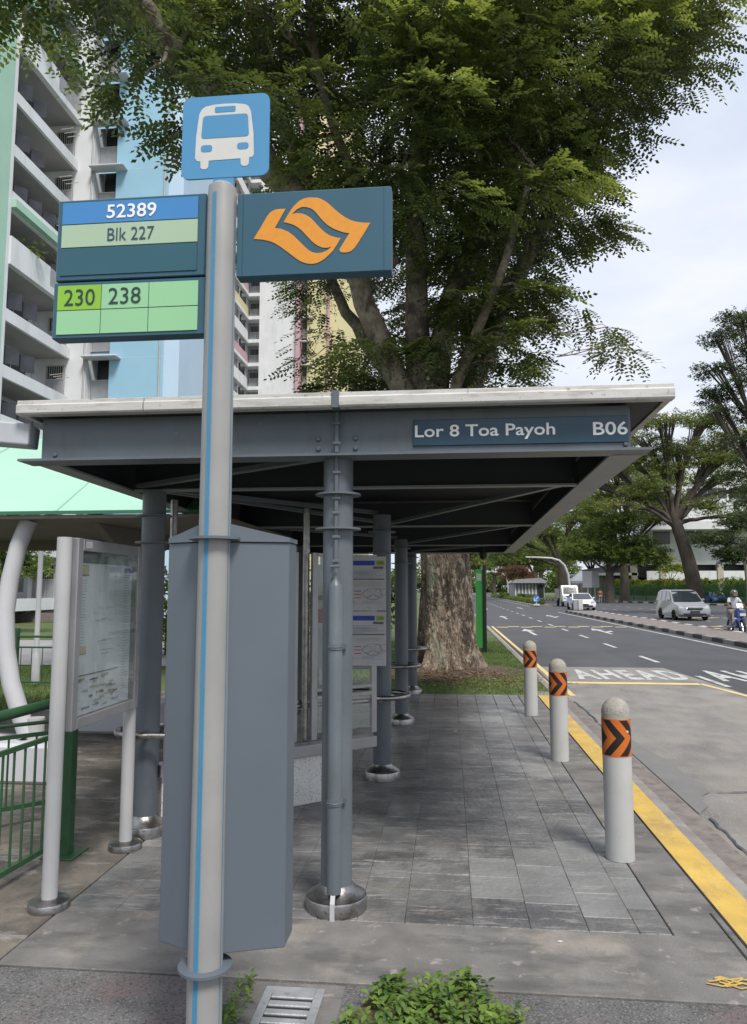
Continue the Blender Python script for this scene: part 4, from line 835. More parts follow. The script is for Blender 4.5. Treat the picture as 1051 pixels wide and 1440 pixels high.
# long recessed facade, parallel to the road
XF = -21.142; YN = 31.2
part('wall', 'hdb_white', lambda B: B.box(-30, -23.3, YN, D0 + 9, 0, 50)); part('wall', 'hdb_white', lambda B: B.box(-23.29, XF, D0 - .02, D0 + .1, 0, 50))
part('wall', 'hdb_mint', lambda B: B.box(XF - .9, XF + .12, YN - 2.4, YN + .85, 0, 50)); part('wall', 'hdb_white', lambda B: B.box(XF - .9, XF + .10, YN + .851, YN + 1.15, 0, 50))
ZF = 14.9
for k in range(-5, 13):
    z = ZF + ST * k; r = (k - 1) % 4
    part('floor_slab', 'hdb_white', lambda B: B.box(-23.29, XF - .01, YN + 1.151, D0 - .021, z - .30, z))
    part('soffit', 'hdb_soffit', lambda B: B.box(-23.28, XF - .06, YN + 1.16, D0 - .03, z - .32, z - .301))
    if r == 0:
        part('fascia', 'hdb_mint', lambda B: B.box(XF - .009, XF + .35, YN + 1.151, D0 + .25, z + ST - .28, z + ST + .12))
        part('parapet', 'hdb_white', lambda B: B.box(XF - .10, XF + .20, YN + 1.151, D0 - 2.6, z - .36, z + 1.05)); part('parapet', 'hdb_white', lambda B: B.box(XF - .10, XF + .20, D0 - 2.599, D0 - .021, z - .36, z + .02))
        for q in range(4): inst('railing_panel', 'rp', lambda: MB().bbox(-.02, .02, -.30, .30, 0, 1.08, .01), 'railing_panel', (XF + .08, D0 - 2.25 + q * .64, z + .03), ha)
        part('wall', 'hdb_grey', lambda B: B.box(-23.27, -23.2, YN + 1.2, D0 - .05, z, z + ST - .33))
    else:
        part('parapet', 'hdb_white', lambda B: B.box(XF - .12, XF + .05, YN + 1.151, D0 - .021, z - .36, z + (.62 if r == 1 else .25)))
        inst('window', 'hw', hwindow, None, (XF - .72, D0 - .08, z + .05), ha)
        for q in range(3 if r == 1 else 2):
            yy = YN + 2.0 + q * 1.35
            part('window', 'black_metal', lambda B: B.box(XF - .9, XF - .86, yy, yy + 1.25, z + .55, z + 1.7))
            part('casement', 'window_dark', lambda B: B.bar((XF - .45, yy + .1, z + 1.0), (XF + .02, yy + .55, z + 1.0), .03, .85))
for k in (1, 5): inst('window', 'hw', hwindow, None, (XF - .72, D0 - .08, ZF + ST * k + .05), ha)
for k in range(-4, 12):
    z = ZF + ST * k; r = (k - 1) % 4; q_ = random.Random(k + 90)
    if r != 0:
        part('drying_rack', 'frame_pale', lambda B: [B.bar((XF + .02, D0 - 1.2 - j * .35, z + .95), (XF + .75, D0 - 1.2 - j * .35, z + 1.0), .03, .03) for j in range(3)])
    elif True:
        v_, f_ = cluster(60, .34, k + 100); part_ = part('balcony_plant', 'leaf_mid', lambda B: B.add(v_ * (.9, 1.4, .8) + np.array([XF + .05, D0 - 4.0, z + 1.25]), [list(x_) for x_ in f_])); part_['kind'] = 'stuff'
part('rain_pipe', 'frame_pale', lambda B: B.cyl((-20.2, D0 - .06, 0), .055, 0, 50, 8)); part('rain_pipe', 'frame_pale', lambda B: B.cyl((-15.9, D0 + .09, 0), .05, 0, 50, 8))
# void deck and planter seen under the canopy
part('wall', 'opening_dark', lambda B: B.box(-26.5, -24.2, 37.9, 38.2, 0, 2.6))
part('wall', 'white_paint', lambda B: B.box(-24.19, -22.5, 37.8, 38.2, 0, 3.2)); part('roof_apron', 'hdb_grey', lambda B: B.box(-34, -22, 34, 38.4, 3.25, 3.6))
part('low_wall', 'gutter_brown', lambda B: B.box(-34, -20, 36.4, 36.7, 0, .45))

hb = thing('housing_block', 'distant white high-rise housing block with yellow wall and pink stripes, behind the tree', 'apartment block', (-20, 81.3, 0))
DB = 81.3; XB = -22.9
def pb(name, m_, *a): return part(name, m_, lambda B: B.box(*a), hb)
pb('wall', 'hdb_white', -34, -23.2, 68, 96, 0, 60); pb('wall', 'hdb_white', -21.6, -17.2, DB, 96, 0, 60); pb('wall', 'hdb_pink', -17.199, -16.72, DB - .5, 96, 0, 60); pb('wall', 'hdb_yellow', -16.0, -10.4, DB + .2, 96, 0, 60); pb('wall', 'opening_dark', -16.719, -16.001, DB + 1, 96, 0, 60); pb('wall', 'hdb_pink', -13.6, -13.35, DB - .1, DB + .199, 0, 60)
pb('wall', 'hdb_grey', -23.19, -21.601, DB + 1.2, 96, 0, 60)
for k in range(21):
    z = 2.6 + 2.79 * k; r = k % 6
    pb('floor_slab', 'hdb_white', -23.19, -21.601, DB - .1, DB + 1.19, z - .45, z - .05)
    inst('window', 'hwB', lambda: hwindow(1.35, 1.9), None, (-22.35, DB + 1.12, z + .1), hb)
    c = 'hdb_pink' if r in (0, 3) else 'hdb_yellow' if r == 5 else 'hdb_white'
    pb('parapet', c, -23.199, -22.9, 69, DB - .12, z - .1, z + .9); pb('floor_slab', 'hdb_white', -23.199, -22.8, 69, DB - .11, z - .5, z - .101)
    for q in range(4): pb('window', 'window_dark', -23.19, -23.0, 70 + q * 2.9, 71.8 + q * 2.9, z + 1.0, z + 2.0) if k > 6 else None
    inst('balcony_rail', 'hbB', lambda: rpanel(.62, 1.1), 'railing_panel', (-16.36, DB + .6, z + .1), hb); pb('ledge', 'white_paint', -16.71, -15.4, DB - .35, DB + .19, z + 2.2, z + 2.35)
    if k < 20: pb('joint', 'hdb_soffit', -15.9, -10.45, DB + .196, DB + .199, z + .0, z + .03)
pb('fascia', 'hdb_mint', -23.1, -21.2, DB - .6, DB - .3, 56.5, 60)

# right: white low-rise with perforated facade
hr = thing('white_building', 'white low-rise building with dark window strips and perforated facade behind the trees on the right', 'building', (40, 120, 0))
def pr_(name, m_, *a): return part(name, m_, lambda B: B.box(*a), hr)
pr_('wall', 'hdb_white', 36.0, 90, 120, 150, 11.9, 23.5); pr_('roof', 'hdb_white', 35.5, 92, 119.5, 150, 23.51, 24.2)
pr_('wall', 'hdb_white', 31.6, 90, 123, 150, 5.6, 11.0); part('canopy', 'hdb_white', lambda B: B.prism([(31.0, 11.01), (36.2, 12.3), (60, 12.3), (60, 11.01)], 119.4, 124, 'y'), hr)
for k in range(5): q = pr_('window', 'window_dark', 37.4 + k * 6.4, 43.4 + k * 6.4, 119.93, 119.99, 15.9, 17.5); [part('mullion', 'frame_pale', lambda B: B.box(37.4 + k * 6.4 + 1.5 * j, 37.5 + k * 6.4 + 1.5 * j, 119.88, 119.929, 15.9, 17.5), q) for j in (1, 2, 3)]
for k in range(6): pr_('window', 'window_dark', 32.8 + k * 5, 35.4 + k * 5, 122.93, 122.99, 8.9, 10.9)
pr_('soffit', 'opening_dark', 26, 90, 124, 150, 3.6, 5.5); pr_('ground_floor_wall', 'opening_dark', 26, 90, 132, 150, -.3, 3.59)
for k in range(12): pr_('column', 'beige', 29 + k * 4.4, 29.9 + k * 4.4, 122, 122.9, -.3, 5.59)
pf_ = pr_('parapet', 'hdb_white', 31.4, 88, 122.2, 122.4, 3.1, 4.6)
pr_('side_roof', 'hdb_white', 21, 30, 122, 140, 3.9, 4.3); pr_('side_wall', 'beige', 22, 29, 126, 140, -.3, 3.89)
dm = MB().prism([(-.11, 0), (.11, 0), (0, .2)], -.006, 0, 'y').mesh('perforation', 'hdb_grey'); rr_ = random.Random(8); cnt = 0
for zi in range(9):
    for xi in range(26):
        if rr_.random() < .72:
            o = bpy.data.objects.new('perforation', dm); C.objects.link(o); o.parent = hr; o.location = Vector((36.6 + xi * .62 + (zi % 2) * .3, 119.985, 12.5 + zi * .36)) - Vector((40, 120, 0)); cnt += 1

# ================================================================== RIGHT SIDE FURNITURE
pf2 = [(22.5, 121), (27, 113), (31.5, 104), (36.5, 92), (44, 80)]
fe = thing('palisade_fence', 'green metal palisade fence in front of the hedge across the road', 'fence', (31.5, 104, 0))
B = MB(); PS = []
for a, b_ in zip(pf2[:-1], pf2[1:]):
    a = Vector((*a, 0)); b_ = Vector((*b_, 0)); L_ = (b_ - a).length; n = int(L_ / .16)
    for i in range(n): p = a.lerp(b_, i / n); B.bar(p + Vector((0, 0, .1)), p + Vector((0, 0, 2.35 + .08 * sin(i * .9))), .05, .03)
    for i in range(int(L_ / 2.6) + 1): PS.append(a + (b_ - a) / L_ * (i * 2.6))
    for z in (.45, 1.95): MB().bar(a + Vector((0, 0, z)), b_ + Vector((0, 0, z)), .05, .06).build('fence_rail', 'fence_green', fe)
o = B.build('pales', 'fence_green', fe); o['kind'] = 'stuff'
for p in PS: MB().bar(p + Vector((0, -.08, 0)), p + Vector((0, -.08, 2.3)), .09, .09, up=(0, 1, 0)).build('fence_post', 'fence_green', fe)
B = MB()
for a, b_ in zip(pf2[:-1], pf2[1:]): B.bar((a[0] + .3, a[1] + .5, .35), (b_[0] + .3, b_[1] + .5, .35), .15, .7)
tag(B.build('low_wall', 'white_kerb'), 'low white wall running behind the green palisade fence', 'wall')
tv, tf = cluster(8, .8, 2)
def bush(name, pts, rad, n, size, leaf, label, cat, kind=None, seed=0):
    r = np.random.RandomState(seed); pts = np.array(pts, float); i = r.randint(0, len(pts), n); q = r.normal(size=(n, 3)); q /= np.linalg.norm(q, axis=1, keepdims=True); P = pts[i] + q * (r.uniform(.55, 1, n) ** .5)[:, None] * np.array(rad)
    V, F = scatter(tv, tf, P, r.normal(size=(n, 3)), q + (0, 0, .5), size * r.uniform(.6, 1.3, n)); o = npmesh(name, V, F, leaf); return tag(o, label, cat, kind=kind)
hp = []
for a, b_ in zip(pf2[:-1], pf2[1:]):
    for t_ in np.linspace(0, 1, 16): hp.append((a[0] + (b_[0] - a[0]) * t_ + 1.4, a[1] + (b_[1] - a[1]) * t_ + 1.5, 1.9))
bush('hedge', hp[6:], (1.0, 1.0, 1.35), 2600, .42, 'leaf_lime', 'yellow-green clipped hedge rising behind the green palisade fence', 'hedge')
bush('median_hedge', [(9.7 + .2 * sin(i), 81 + i * .8, .28) for i in range(110)], (.45, .5, .38), 4200, .22, 'leaf_mid', 'long low hedge on the median beyond the keep-left sign', 'hedge')
bush('median_hedge', [(13.4, 118 + i * .8, .35) for i in range(100)], (.5, .5, .5), 2500, .3, 'leaf_mid', 'second low hedge farther right, beyond the pale strip of road', 'hedge')
kl = thing('keep_left_sign', 'round blue sign with white arrow on the tip of the hedge median', 'road sign', (9.0, 78.5, 0))
B = MB().lathe([(.36, 0), (.36, .03), (.001, .031)], (0, 0, 0), 28, None, False).xf(lambda v: Vector((8.96 + v.x, 78.5 - v.z, .70 + v.y))); sp_ = B.build('sign_disc', 'sign_blue', kl)
B = MB(); 
for pts in ([(.17, .22), (.24, .15), (-.02, -.11), (-.09, -.04)], [(-.24, -.24), (.06, -.24), (.06, -.14), (-.14, -.14), (-.14, .06), (-.24, .06)]): B.add([(8.96 + a, 78.466, .70 + b_) for a, b_ in pts], [list(range(len(pts)))])
B.build('arrow', 'icon_white', sp_); MB().cyl((8.96, 78.55, 0), .05, 0, .6, 10).build('post', 'white_paint', kl); MB().bbox(8.7, 9.3, 78.3, 78.9, .0, .16).build('footing', 'white_kerb', kl)
bx = thing('median_marker', 'pale box-shaped marker board on the end of the near median', 'traffic marker', (10.02, 59.75, 0))
MB().bbox(9.67, 10.02, 59.6, 59.95, .06, .84, .02).build('left_panel', 'roof_grey', bx); MB().bbox(10.03, 10.37, 59.5, 59.95, .06, .86, .02).build('right_panel', 'white_kerb', bx); MB().cyl((10.02, 59.75, 0), .04, -.1, .059, 8).build('post', 'roof_grey', bx)
struct('traffic_island', MB().bbox(14.9, 16.3, 94, 100, -.3, .04, .05), 'white_kerb')
mst = thing('traffic_mast', 'curved grey overhead mast reaching over the road beside the white truck', 'street pole', (15.3, 97, 0))
MB().tube([(15.3, 97, 0), (15.28, 97, 2.4), (15.15, 97, 3.6), (14.75, 97, 4.7), (14.1, 97, 5.35), (13.1, 97, 5.65), (11.6, 97, 5.75), (9.85, 97, 5.8)], [.17, .165, .16, .15, .14, .13, .11, .09], 12).build('mast_arm', 'pole_paint_light', mst)
ms2 = copy_tree(mst, (13.6, 175, 0), 'second curved overhead mast much farther down the road')
for (x_, y_, nm) in ((18.3, 101, 'first of two white signboards on a pole near the grey tent'), (19.6, 103, 'second white signboard on a pole, beside the first one')):
    t_ = thing('signboard', nm, 'signboard', (x_, y_, 0)); MB().cyl((x_, y_, 0), .07, 0, 2.9, 8).build('pole', 'white_paint', t_); MB().bbox(x_ - .7, x_ + .55, y_ - .12, y_ - .09, 1.9, 4.1, .01).build('board', 'white_paint', t_)
tn = thing('tent', 'grey pyramid-roofed tent standing beyond the truck', 'tent', (19.4, 112, 0)); B = MB(); B.add([(17.7, 110.5, 2.9), (21.1, 110.5, 2.9), (21.1, 114, 2.9), (17.7, 114, 2.9), (19.4, 112.2, 4.5)], [(0, 1, 4), (1, 2, 4), (2, 3, 4), (3, 0, 4)]); B.build('canopy', 'tent_grey', tn)
B = MB(); B.box(17.7, 21.1, 110.5, 110.53, 2.55, 2.899); B.build('valance', 'tent_grey', tn)
for a in (17.75, 18.9, 20.0, 21.05): MB().cyl((a, 110.6, 0), .06, 0, 2.54, 8).build('pole', 'black_metal', tn)
lw = thing('grey_pavilion', 'long low grey metal-roofed shed by the far trees', 'shed', (15.5, 150, 0))
MB().prism([(12.2, 2.9), (12.9, 3.6), (17.6, 3.9), (18.6, 3.3), (18.6, 2.9)], 146, 160, 'y').build('roof', 'roof_grey', lw); MB().box(12.6, 18.4, 147, 159, 0, 2.89).build('wall', 'hdb_grey', lw)
for k in range(9): MB().box(12.75 + k * .65, 12.95 + k * .65, 146.8, 146.99, 0, 2.88).build('slat', 'hdb_white', lw)
MB().box(17.2, 18.2, 146.6, 146.79, 0, 2.6).build('door', 'opening_dark', lw)
ad = thing('advert_panel', 'tall narrow green and black advertising panel behind the big tree trunk', 'advertising panel', (.95, 20, 0))
MB().bbox(.885, .975, 19.9, 21.1, .0, 2.30, .01).build('casing', 'black_metal', ad); B = MB(); B.bbox(.70, .884, 19.95, 20.0, .12, 2.18, .004); B.build('green_face', 'ad_green', ad); MB().box(.72, .86, 19.94, 19.949, 1.88, 2.08).build('label_patch', 'pale_green', ad)

# ================================================================== VEHICLES
def wheel(parent, x, y, r=.31, w_=.2, side=1):
    T_ = MB(); pr = [(r * .62, -w_ / 2), (r * .93, -w_ / 2), (r, -w_ * .32), (r, w_ * .32), (r * .93, w_ / 2), (r * .62, w_ / 2), (r * .62, -w_ / 2)]
    def rot(v): return Vector((x + v.z, y + v.x, r + RZ + v.y))
    T_.lathe(pr, (0, 0, 0), 24).xf(rot); t_ = T_.build('tyre', 'tyre', parent)
    H = MB(); s_ = side * w_ * .38; H.lathe([(r * .12, s_ + side * .02), (r * .1, s_ + side * .025)], n=12)
    for i in range(5):
        a = i * 2 * pi / 5; H.bar((r * .1 * cos(a), r * .1 * sin(a), s_), (r * .6 * cos(a), r * .6 * sin(a), s_), .09 * r / .3, .03)
    H.lathe([(r * .56, s_ - .02), (r * .63, s_ - .02), (r * .63, s_ + .02), (r * .56, s_ + .02), (r * .56, s_ - .02)], n=24); H.lathe([(.001, -.02), (r * .58, -.02)], n=16); H.xf(rot); H.build('rim', 'rim', t_)
def car(label, cx, y0, w_, prof, belt, roofz, paint, glass, wheels, cat='car', name='parked_car'):
    """prof: (distance from nose, height) outline from lower front round the top to lower rear; nose towards the camera"""
    t_ = thing(name, label, cat, (cx, y0 + 2, 0)); hw = w_ / 2
    def xs(s_, z): t = max(0, (z - belt) / (roofz - belt)); bul = 1 - .10 * (max(0, (.45 - z)) / .45) ** 2; return s_ * hw * bul * (1 - .17 * t - .02 * t * t)
    lay = [(-1, .94), (-.955, .985), (-.7, 1), (0, 1.003), (.7, 1), (.955, .985), (1, .94)]
    L_ = max(p[0] for p in prof); zc = belt * .6; vs = []; fs = []; k = len(prof)
    for s_, sc in lay:
        for (d_, z) in prof:
            dd = L_ / 2 + (d_ - L_ / 2) * (1 - (1 - sc) * .35); nose = (1 - abs(s_) ** 2.5) * (.0 if 0.3 < d_ < L_ - .3 else -.12 if d_ <= .3 else .07); zz = zc + (z - zc) * (1 - (1 - sc) * .6) if z > .4 else z
            vs.append((cx + xs(s_, z), y0 + dd + nose, zz + RZ))
    for i in range(len(lay) - 1):
        for j in range(k): j2 = (j + 1) % k; fs.append((i * k + j, (i + 1) * k + j, (i + 1) * k + j2, i * k + j2))
    fs.append(list(range(k))); fs.append([(len(lay) - 1) * k + j for j in range(k)][::-1])
    B = MB(); B.add(vs, fs, None, True); o = B.build('body', paint, t_); bm = o.modifiers.new('b', 'BEVEL'); bm.width = .02; bm.segments = 2; bm.limit_method = 'ANGLE'
    for nm, pts in glass.items():
        if nm == 'side':
            for poly in pts:
                for s_ in (-1, 1):
                    P = [Vector((cx + (xs(s_, z) + s_ * .006), y0 + d_, z + RZ)) for d_, z in poly]; MB().add(P, [list(range(len(P)))]).build('side_window', 'car_glass', t_)
        elif nm in ('windshield', 'rear'):
            (d1, z1), (d2, z2) = pts; e = -.02 if nm == 'windshield' else .02; rows = []
            for q in range(4):
                f_ = q / 3; d_, z = d1 + (d2 - d1) * f_, z1 + (z2 - z1) * f_
                for s_ in (-.88, -.5, 0, .5, .88): rows.append((cx + xs(s_, z), y0 + d_ + e - .0 - (.05 * (1 - s_ * s_)), z + RZ + .022))
            MB().add(rows, [(q * 5 + i, q * 5 + i + 1, q * 5 + i + 6, q * 5 + i + 5) for q in range(3) for i in range(4)], None, True).build('windshield' if nm == 'windshield' else 'rear_window', 'car_glass', t_)
    for wy in wheels:
        for s_ in (-1, 1):
            MB().cyl((0, 0, 0), .36, 0, .03, 24, smooth=False).xf(lambda v: Vector((cx + s_ * (hw * .985) - (.022 if s_ > 0 else 0.008) + v.z, y0 + wy + v.x, .31 + RZ + v.y))).build('wheel_arch', 'black_metal', t_)
            wheel(t_, cx + s_ * (hw - .06), y0 + wy, side=s_)
    for s_ in (-1, 1): MB().lathe([(.001, -.07), (.05, -.06), (.075, 0), (.05, .05), (.001, .06)], (0, 0, 0), 10).xf(lambda v: Vector((cx + s_ * (hw + .07) + v.x * 1.3, y0 + 1.45 + v.y * .8, belt + .12 + RZ + v.z))).build('wing_mirror', paint, t_)
    return t_
mp_ = [(.10, .22), (.0, .32), (.0, .55), (.06, .72), (.22, .86), (.65, .96), (1.10, 1.04), (1.45, 1.30), (1.80, 1.58), (2.05, 1.68), (2.6, 1.755), (3.4, 1.76), (4.1, 1.72), (4.4, 1.62), (4.56, 1.15), (4.62, .75), (4.58, .35), (4.5, .22)]
mpv = car('silver people carrier driving towards the camera in the right carriageway', 13.72, 43.6, 1.78, mp_, 1.05, 1.76, 'car_silver', {'windshield': ((1.12, 1.05), (2.0, 1.655)), 'side': [[(1.35, 1.10), (1.95, 1.58), (2.45, 1.64), (2.45, 1.08)], [(2.53, 1.08), (2.53, 1.64), (3.35, 1.66), (3.35, 1.08)], [(3.43, 1.08), (3.43, 1.66), (4.1, 1.62), (4.32, 1.12)]]}, (.85, 3.6), 'people carrier', 'people_carrier')
def front(t_, cx, y0, z_h, w_, grille=True, z_g=.62, plate=True):
    for s_ in (-1, 1): MB().add([(cx + s_ * .84 * w_ / 2 * 1.06, y0 + .16, z_h + .10 + RZ), (cx + s_ * .5 * w_ / 2, y0 - .075, z_h + .02 + RZ), (cx + s_ * .5 * w_ / 2, y0 - .095, z_h - .10 + RZ), (cx + s_ * .9 * w_ / 2, y0 + .02, z_h - .09 + RZ)], [(0, 1, 2, 3)]).build('headlight', 'headlamp', t_)
    if grille:
        G = MB().bbox(cx - .40, cx + .40, y0 - .135, y0 - .09, z_g + RZ, z_g + .13 + RZ, .01).build('grille', 'black_metal', t_); MB().box(cx - .38, cx + .38, y0 - .15, y0 - .136, z_g + .06 + RZ, z_g + .075 + RZ).build('grille_bar', 'rim', G)
    MB().bbox(cx - .62, cx + .62, y0 - .13, y0 - .05, .30 + RZ, .42 + RZ, .01).build('lower_grille', 'black_metal', t_)
    if plate: p_ = MB().bbox(cx - .26, cx + .26, y0 - .155, y0 - .14, .44 + RZ, .56 + RZ, .003).build('number_plate', 'number_plate', t_)
front(mpv, 13.72, 43.6, .78, 1.78)
sp2 = [(.10, .2), (.0, .32), (.02, .55), (.12, .68), (.4, .76), (1.15, .90), (1.5, 1.10), (2.0, 1.38), (2.4, 1.45), (3.0, 1.43), (3.6, 1.25), (4.0, 1.08), (4.35, 1.04), (4.45, .7), (4.42, .3), (4.3, .2)]
wc = car('white saloon car driving towards the camera in front of the truck', 11.45, 64.6, 1.8, sp2, .92, 1.45, 'car_white', {'windshield': ((1.2, .93), (2.02, 1.37)), 'side': [[(1.5, .96), (2.05, 1.34), (2.5, 1.37), (2.5, .97)], [(2.56, .97), (2.56, 1.37), (3.1, 1.34), (3.65, 1.02)]]}, (.85, 3.5), 'saloon car', 'saloon_car'); front(wc, 11.45, 64.6, .68, 1.8, grille=False)
bc = car('blue car parked behind the palisade fence next to the big trunk', 33.9, 97.5, 1.75, sp2, .92, 1.45, 'car_blue', {'windshield': ((1.2, .93), (2.02, 1.37)), 'side': [[(1.5, .96), (2.05, 1.34), (2.5, 1.37), (2.5, .97)], [(2.56, .97), (2.56, 1.37), (3.1, 1.34), (3.65, 1.02)]]}, (.85, 3.5), 'hatchback', 'hatchback'); front(bc, 33.9, 97.5, .68, 1.75)
tk = thing('truck', 'small white cab truck with grey open bed, just behind the white saloon car', 'truck', (12.6, 78, 0)); TX = 12.25; TY = 77
MB().prism([(TY + .1, .35), (TY, .5), (TY, 1.05), (TY + .35, 1.2), (TY + .75, 1.95), (TY + 1.0, 2.08), (TY + 1.75, 2.08), (TY + 1.8, .35)], TX - .82, TX + .82, 'x').build('cab', 'car_white', tk, bevel=.05)
B = MB(); B.add([(TX - .70, TY + .30, 1.22), (TX + .70, TY + .30, 1.22), (TX + .66, TY + .65, 1.90), (TX - .66, TY + .65, 1.90)], [(0, 1, 2, 3)]); B.build('windshield', 'car_glass', tk)
MB().bbox(TX - .9, TX + .9, TY + 1.85, TY + 5, .75, .9).build('bed', 'hdb_grey', tk)
for s_ in (-1, 1): MB().bbox(TX + s_ * .88 - .03, TX + s_ * .88 + .03, TY + 1.86, TY + 5, .905, 1.75).build('bed_side', 'hdb_grey', tk); MB().box(TX + s_ * .62 - .12, TX + s_ * .62 + .12, TY - .015, TY - .001, .68, .84).build('headlight', 'headlamp', tk); wheel(tk, TX + s_ * .72, TY + .7, .33, side=s_); wheel(tk, TX + s_ * .72, TY + 4, .33, side=s_)
MB().box(TX - .5, TX + .5, TY - .012, TY - .001, .9, 1.0).build('grille', 'black_metal', tk)

# motorcycle and rider
MX, MY = 11.33, 31.0
mo = thing('motorcycle', 'blue and white step-through motorcycle ridden towards the camera at the right edge', 'motorcycle', (MX, MY, 0))
def mcw(y, r=.29):
    def rot(v): return Vector((MX + v.z, y + v.x, r + RZ + v.y))
    T_ = MB().tube([(r * .9 * cos(2 * pi * i / 28), r * .9 * sin(2 * pi * i / 28), 0) for i in range(28)], .045, 8, closed=True).xf(rot).build('tyre', 'tyre', mo)
    H = MB().lathe([(.04, -.05), (.04, .05)], n=10)
    for i in range(6): a = pi * i / 3; H.bar((0, 0, 0), (r * .86 * cos(a), r * .86 * sin(a), 0), .03, .02)
    H.xf(rot).build('rim', 'rim', T_)
mcw(MY - .62); mcw(MY + .62)
def mz(p): return (MX + p[0], MY + p[1], p[2] + RZ)
for s_ in (-.08, .08): MB().tube([mz((s_, -.62, .29)), mz((s_, -.52, .62)), mz((s_ * .8, -.42, .92))], .022, 8).build('fork', 'stainless', mo)
B = MB(); B.add([mz(p) for p in [(-.16, -.44, .62), (.16, -.44, .62), (.20, -.38, .95), (-.20, -.38, .95), (-.10, -.56, .70), (.10, -.56, .70), (.12, -.52, .98), (-.12, -.52, .98)]], [(4, 5, 6, 7), (0, 3, 2, 1), (0, 4, 7, 3), (5, 1, 2, 6), (7, 6, 2, 3), (4, 0, 1, 5)]); B.build('front_cowl', 'bike_blue', mo, bevel=.02)
MB().lathe([(.001, 0), (.075, .01), (.085, .05), (.06, .1)], n=16).xf(lambda v: Vector(mz((v.x, -.60 + v.z, 1.0 + v.y)))).build('headlight', 'headlamp', mo)
B = MB(); B.add([mz(p) for p in [(-.12, -.50, 1.04), (.12, -.50, 1.04), (.10, -.42, 1.20), (-.10, -.42, 1.20)]], [(0, 1, 2, 3)]); B.build('windscreen', 'car_white', mo)
MB().bar(mz((0, -.78, .60)), mz((0, -.44, .64)), .13, .03).build('mudguard', 'bike_blue', mo)
MB().tube([mz((-.34, -.28, 1.02)), mz((-.2, -.36, 1.0)), mz((0, -.4, .98)), mz((.2, -.36, 1.0)), mz((.34, -.28, 1.02))], .018, 8).build('handlebar', 'black_metal', mo)
for s_ in (-1, 1):
    MB().lathe([(.001, 0), (.055, .01), (.055, .02), (.001, .03)], n=12).xf(lambda v: Vector(mz((s_ * .30 + v.x, -.30 + v.z, 1.20 + v.y)))).build('mirror', 'black_metal', mo); MB().bar(mz((s_ * .24, -.33, 1.02)), mz((s_ * .30, -.29, 1.18)), .012, .012).build('mirror_stalk', 'black_metal', mo)
    B = MB(); B.add([mz(p) for p in [(s_ * .20, -.42, .55), (s_ * .22, -.40, .86), (s_ * .24, -.28, .80), (s_ * .23, -.24, .42)]], [(0, 1, 2, 3)]); B.build('leg_shield', 'icon_white', mo)
B = MB(); B.prism([(-.36, .35), (-.30, .52), (0, .56), (.12, .72), (.75, .80), (.72, .62), (.35, .50), (.3, .25), (-.2, .24)], -.11, .11, 'x').xf(lambda v: Vector(mz((v.x, v.y, v.z)))); B.build('frame_body', 'bike_blue', mo, bevel=.03)
B = MB(); B.prism([(.0, .73), (.1, .80), (.7, .86), (.74, .81), (.1, .74)], -.13, .13, 'x').xf(lambda v: Vector(mz((v.x, v.y, v.z)))); B.build('seat', 'black_metal', mo, bevel=.02)
MB().tube([mz((-.14, .0, .25)), mz((-.18, .4, .25)), mz((-.2, .78, .30))], [.03, .04, .045], 10).build('exhaust', 'stainless', mo)
MB().box(*[MX - .11, MX + .11, MY - .74, MY - .73, .63, .73]).build('number_plate', 'icon_white', mo)
def skinned(name, verts, edges, rads, mt, parent, root=0, sub=2):
    me = bpy.data.meshes.new(name); me.from_pydata([tuple(Vector(v) - off(parent)) for v in verts], edges, []); me.materials.append(MATS[mt]); o = bpy.data.objects.new(name, me); C.objects.link(o); o.parent = parent; o['_o'] = tuple(off(parent))
    s_ = o.modifiers.new('skin', 'SKIN'); s_.use_smooth_shade = True
    for i, r in enumerate(rads): me.skin_vertices[0].data[i].radius = (r, r) if not isinstance(r, tuple) else r
    me.skin_vertices[0].data[root].use_root = True; b_ = o.modifiers.new('s', 'SUBSURF'); b_.levels = sub; b_.render_levels = sub; return o
pe = thing('person', 'rider in a pale shirt, shorts and dark helmet sitting on the blue motorcycle', 'person', (MX, MY + .2, 0))
V_ = [mz(p) for p in [(0, .25, .90), (0, .22, 1.12), (0, .16, 1.30), (0, .12, 1.42), (0, .08, 1.52), (0, .06, 1.60),
    (-.17, .15, 1.36), (-.26, -.0, 1.16), (-.29, -.22, 1.05), (-.30, -.30, 1.03), (.17, .15, 1.36), (.26, -.0, 1.16), (.29, -.22, 1.05), (.30, -.30, 1.03),
    (-.11, .22, .88), (-.24, -.16, .86), (-.20, -.10, .42), (-.21, -.22, .36), (.11, .22, .88), (.24, -.16, .86), (.20, -.10, .42), (.21, -.22, .36)]]
E_ = [(0, 1), (1, 2), (2, 3), (3, 4), (4, 5), (2, 6), (6, 7), (7, 8), (8, 9), (2, 10), (10, 11), (11, 12), (12, 13), (0, 14), (14, 15), (15, 16), (16, 17), (0, 18), (18, 19), (19, 20), (20, 21)]
skinned('body', V_, E_, [.13, .12, .12, .055, .075, .07, .06, .045, .033, .04, .06, .045, .033, .04, .09, .062, .042, .04, .09, .062, .042, .04], 'skin', pe)
skinned('shirt', V_[:4] + [V_[6], Vector(V_[6]).lerp(Vector(V_[7]), .75), V_[10], Vector(V_[10]).lerp(Vector(V_[11]), .75)], [(0, 1), (1, 2), (2, 3), (2, 4), (4, 5), (2, 6), (6, 7)], [(.17, .15), (.16, .14), (.165, .13), .08, .085, .068, .085, .068], 'shirt', pe)
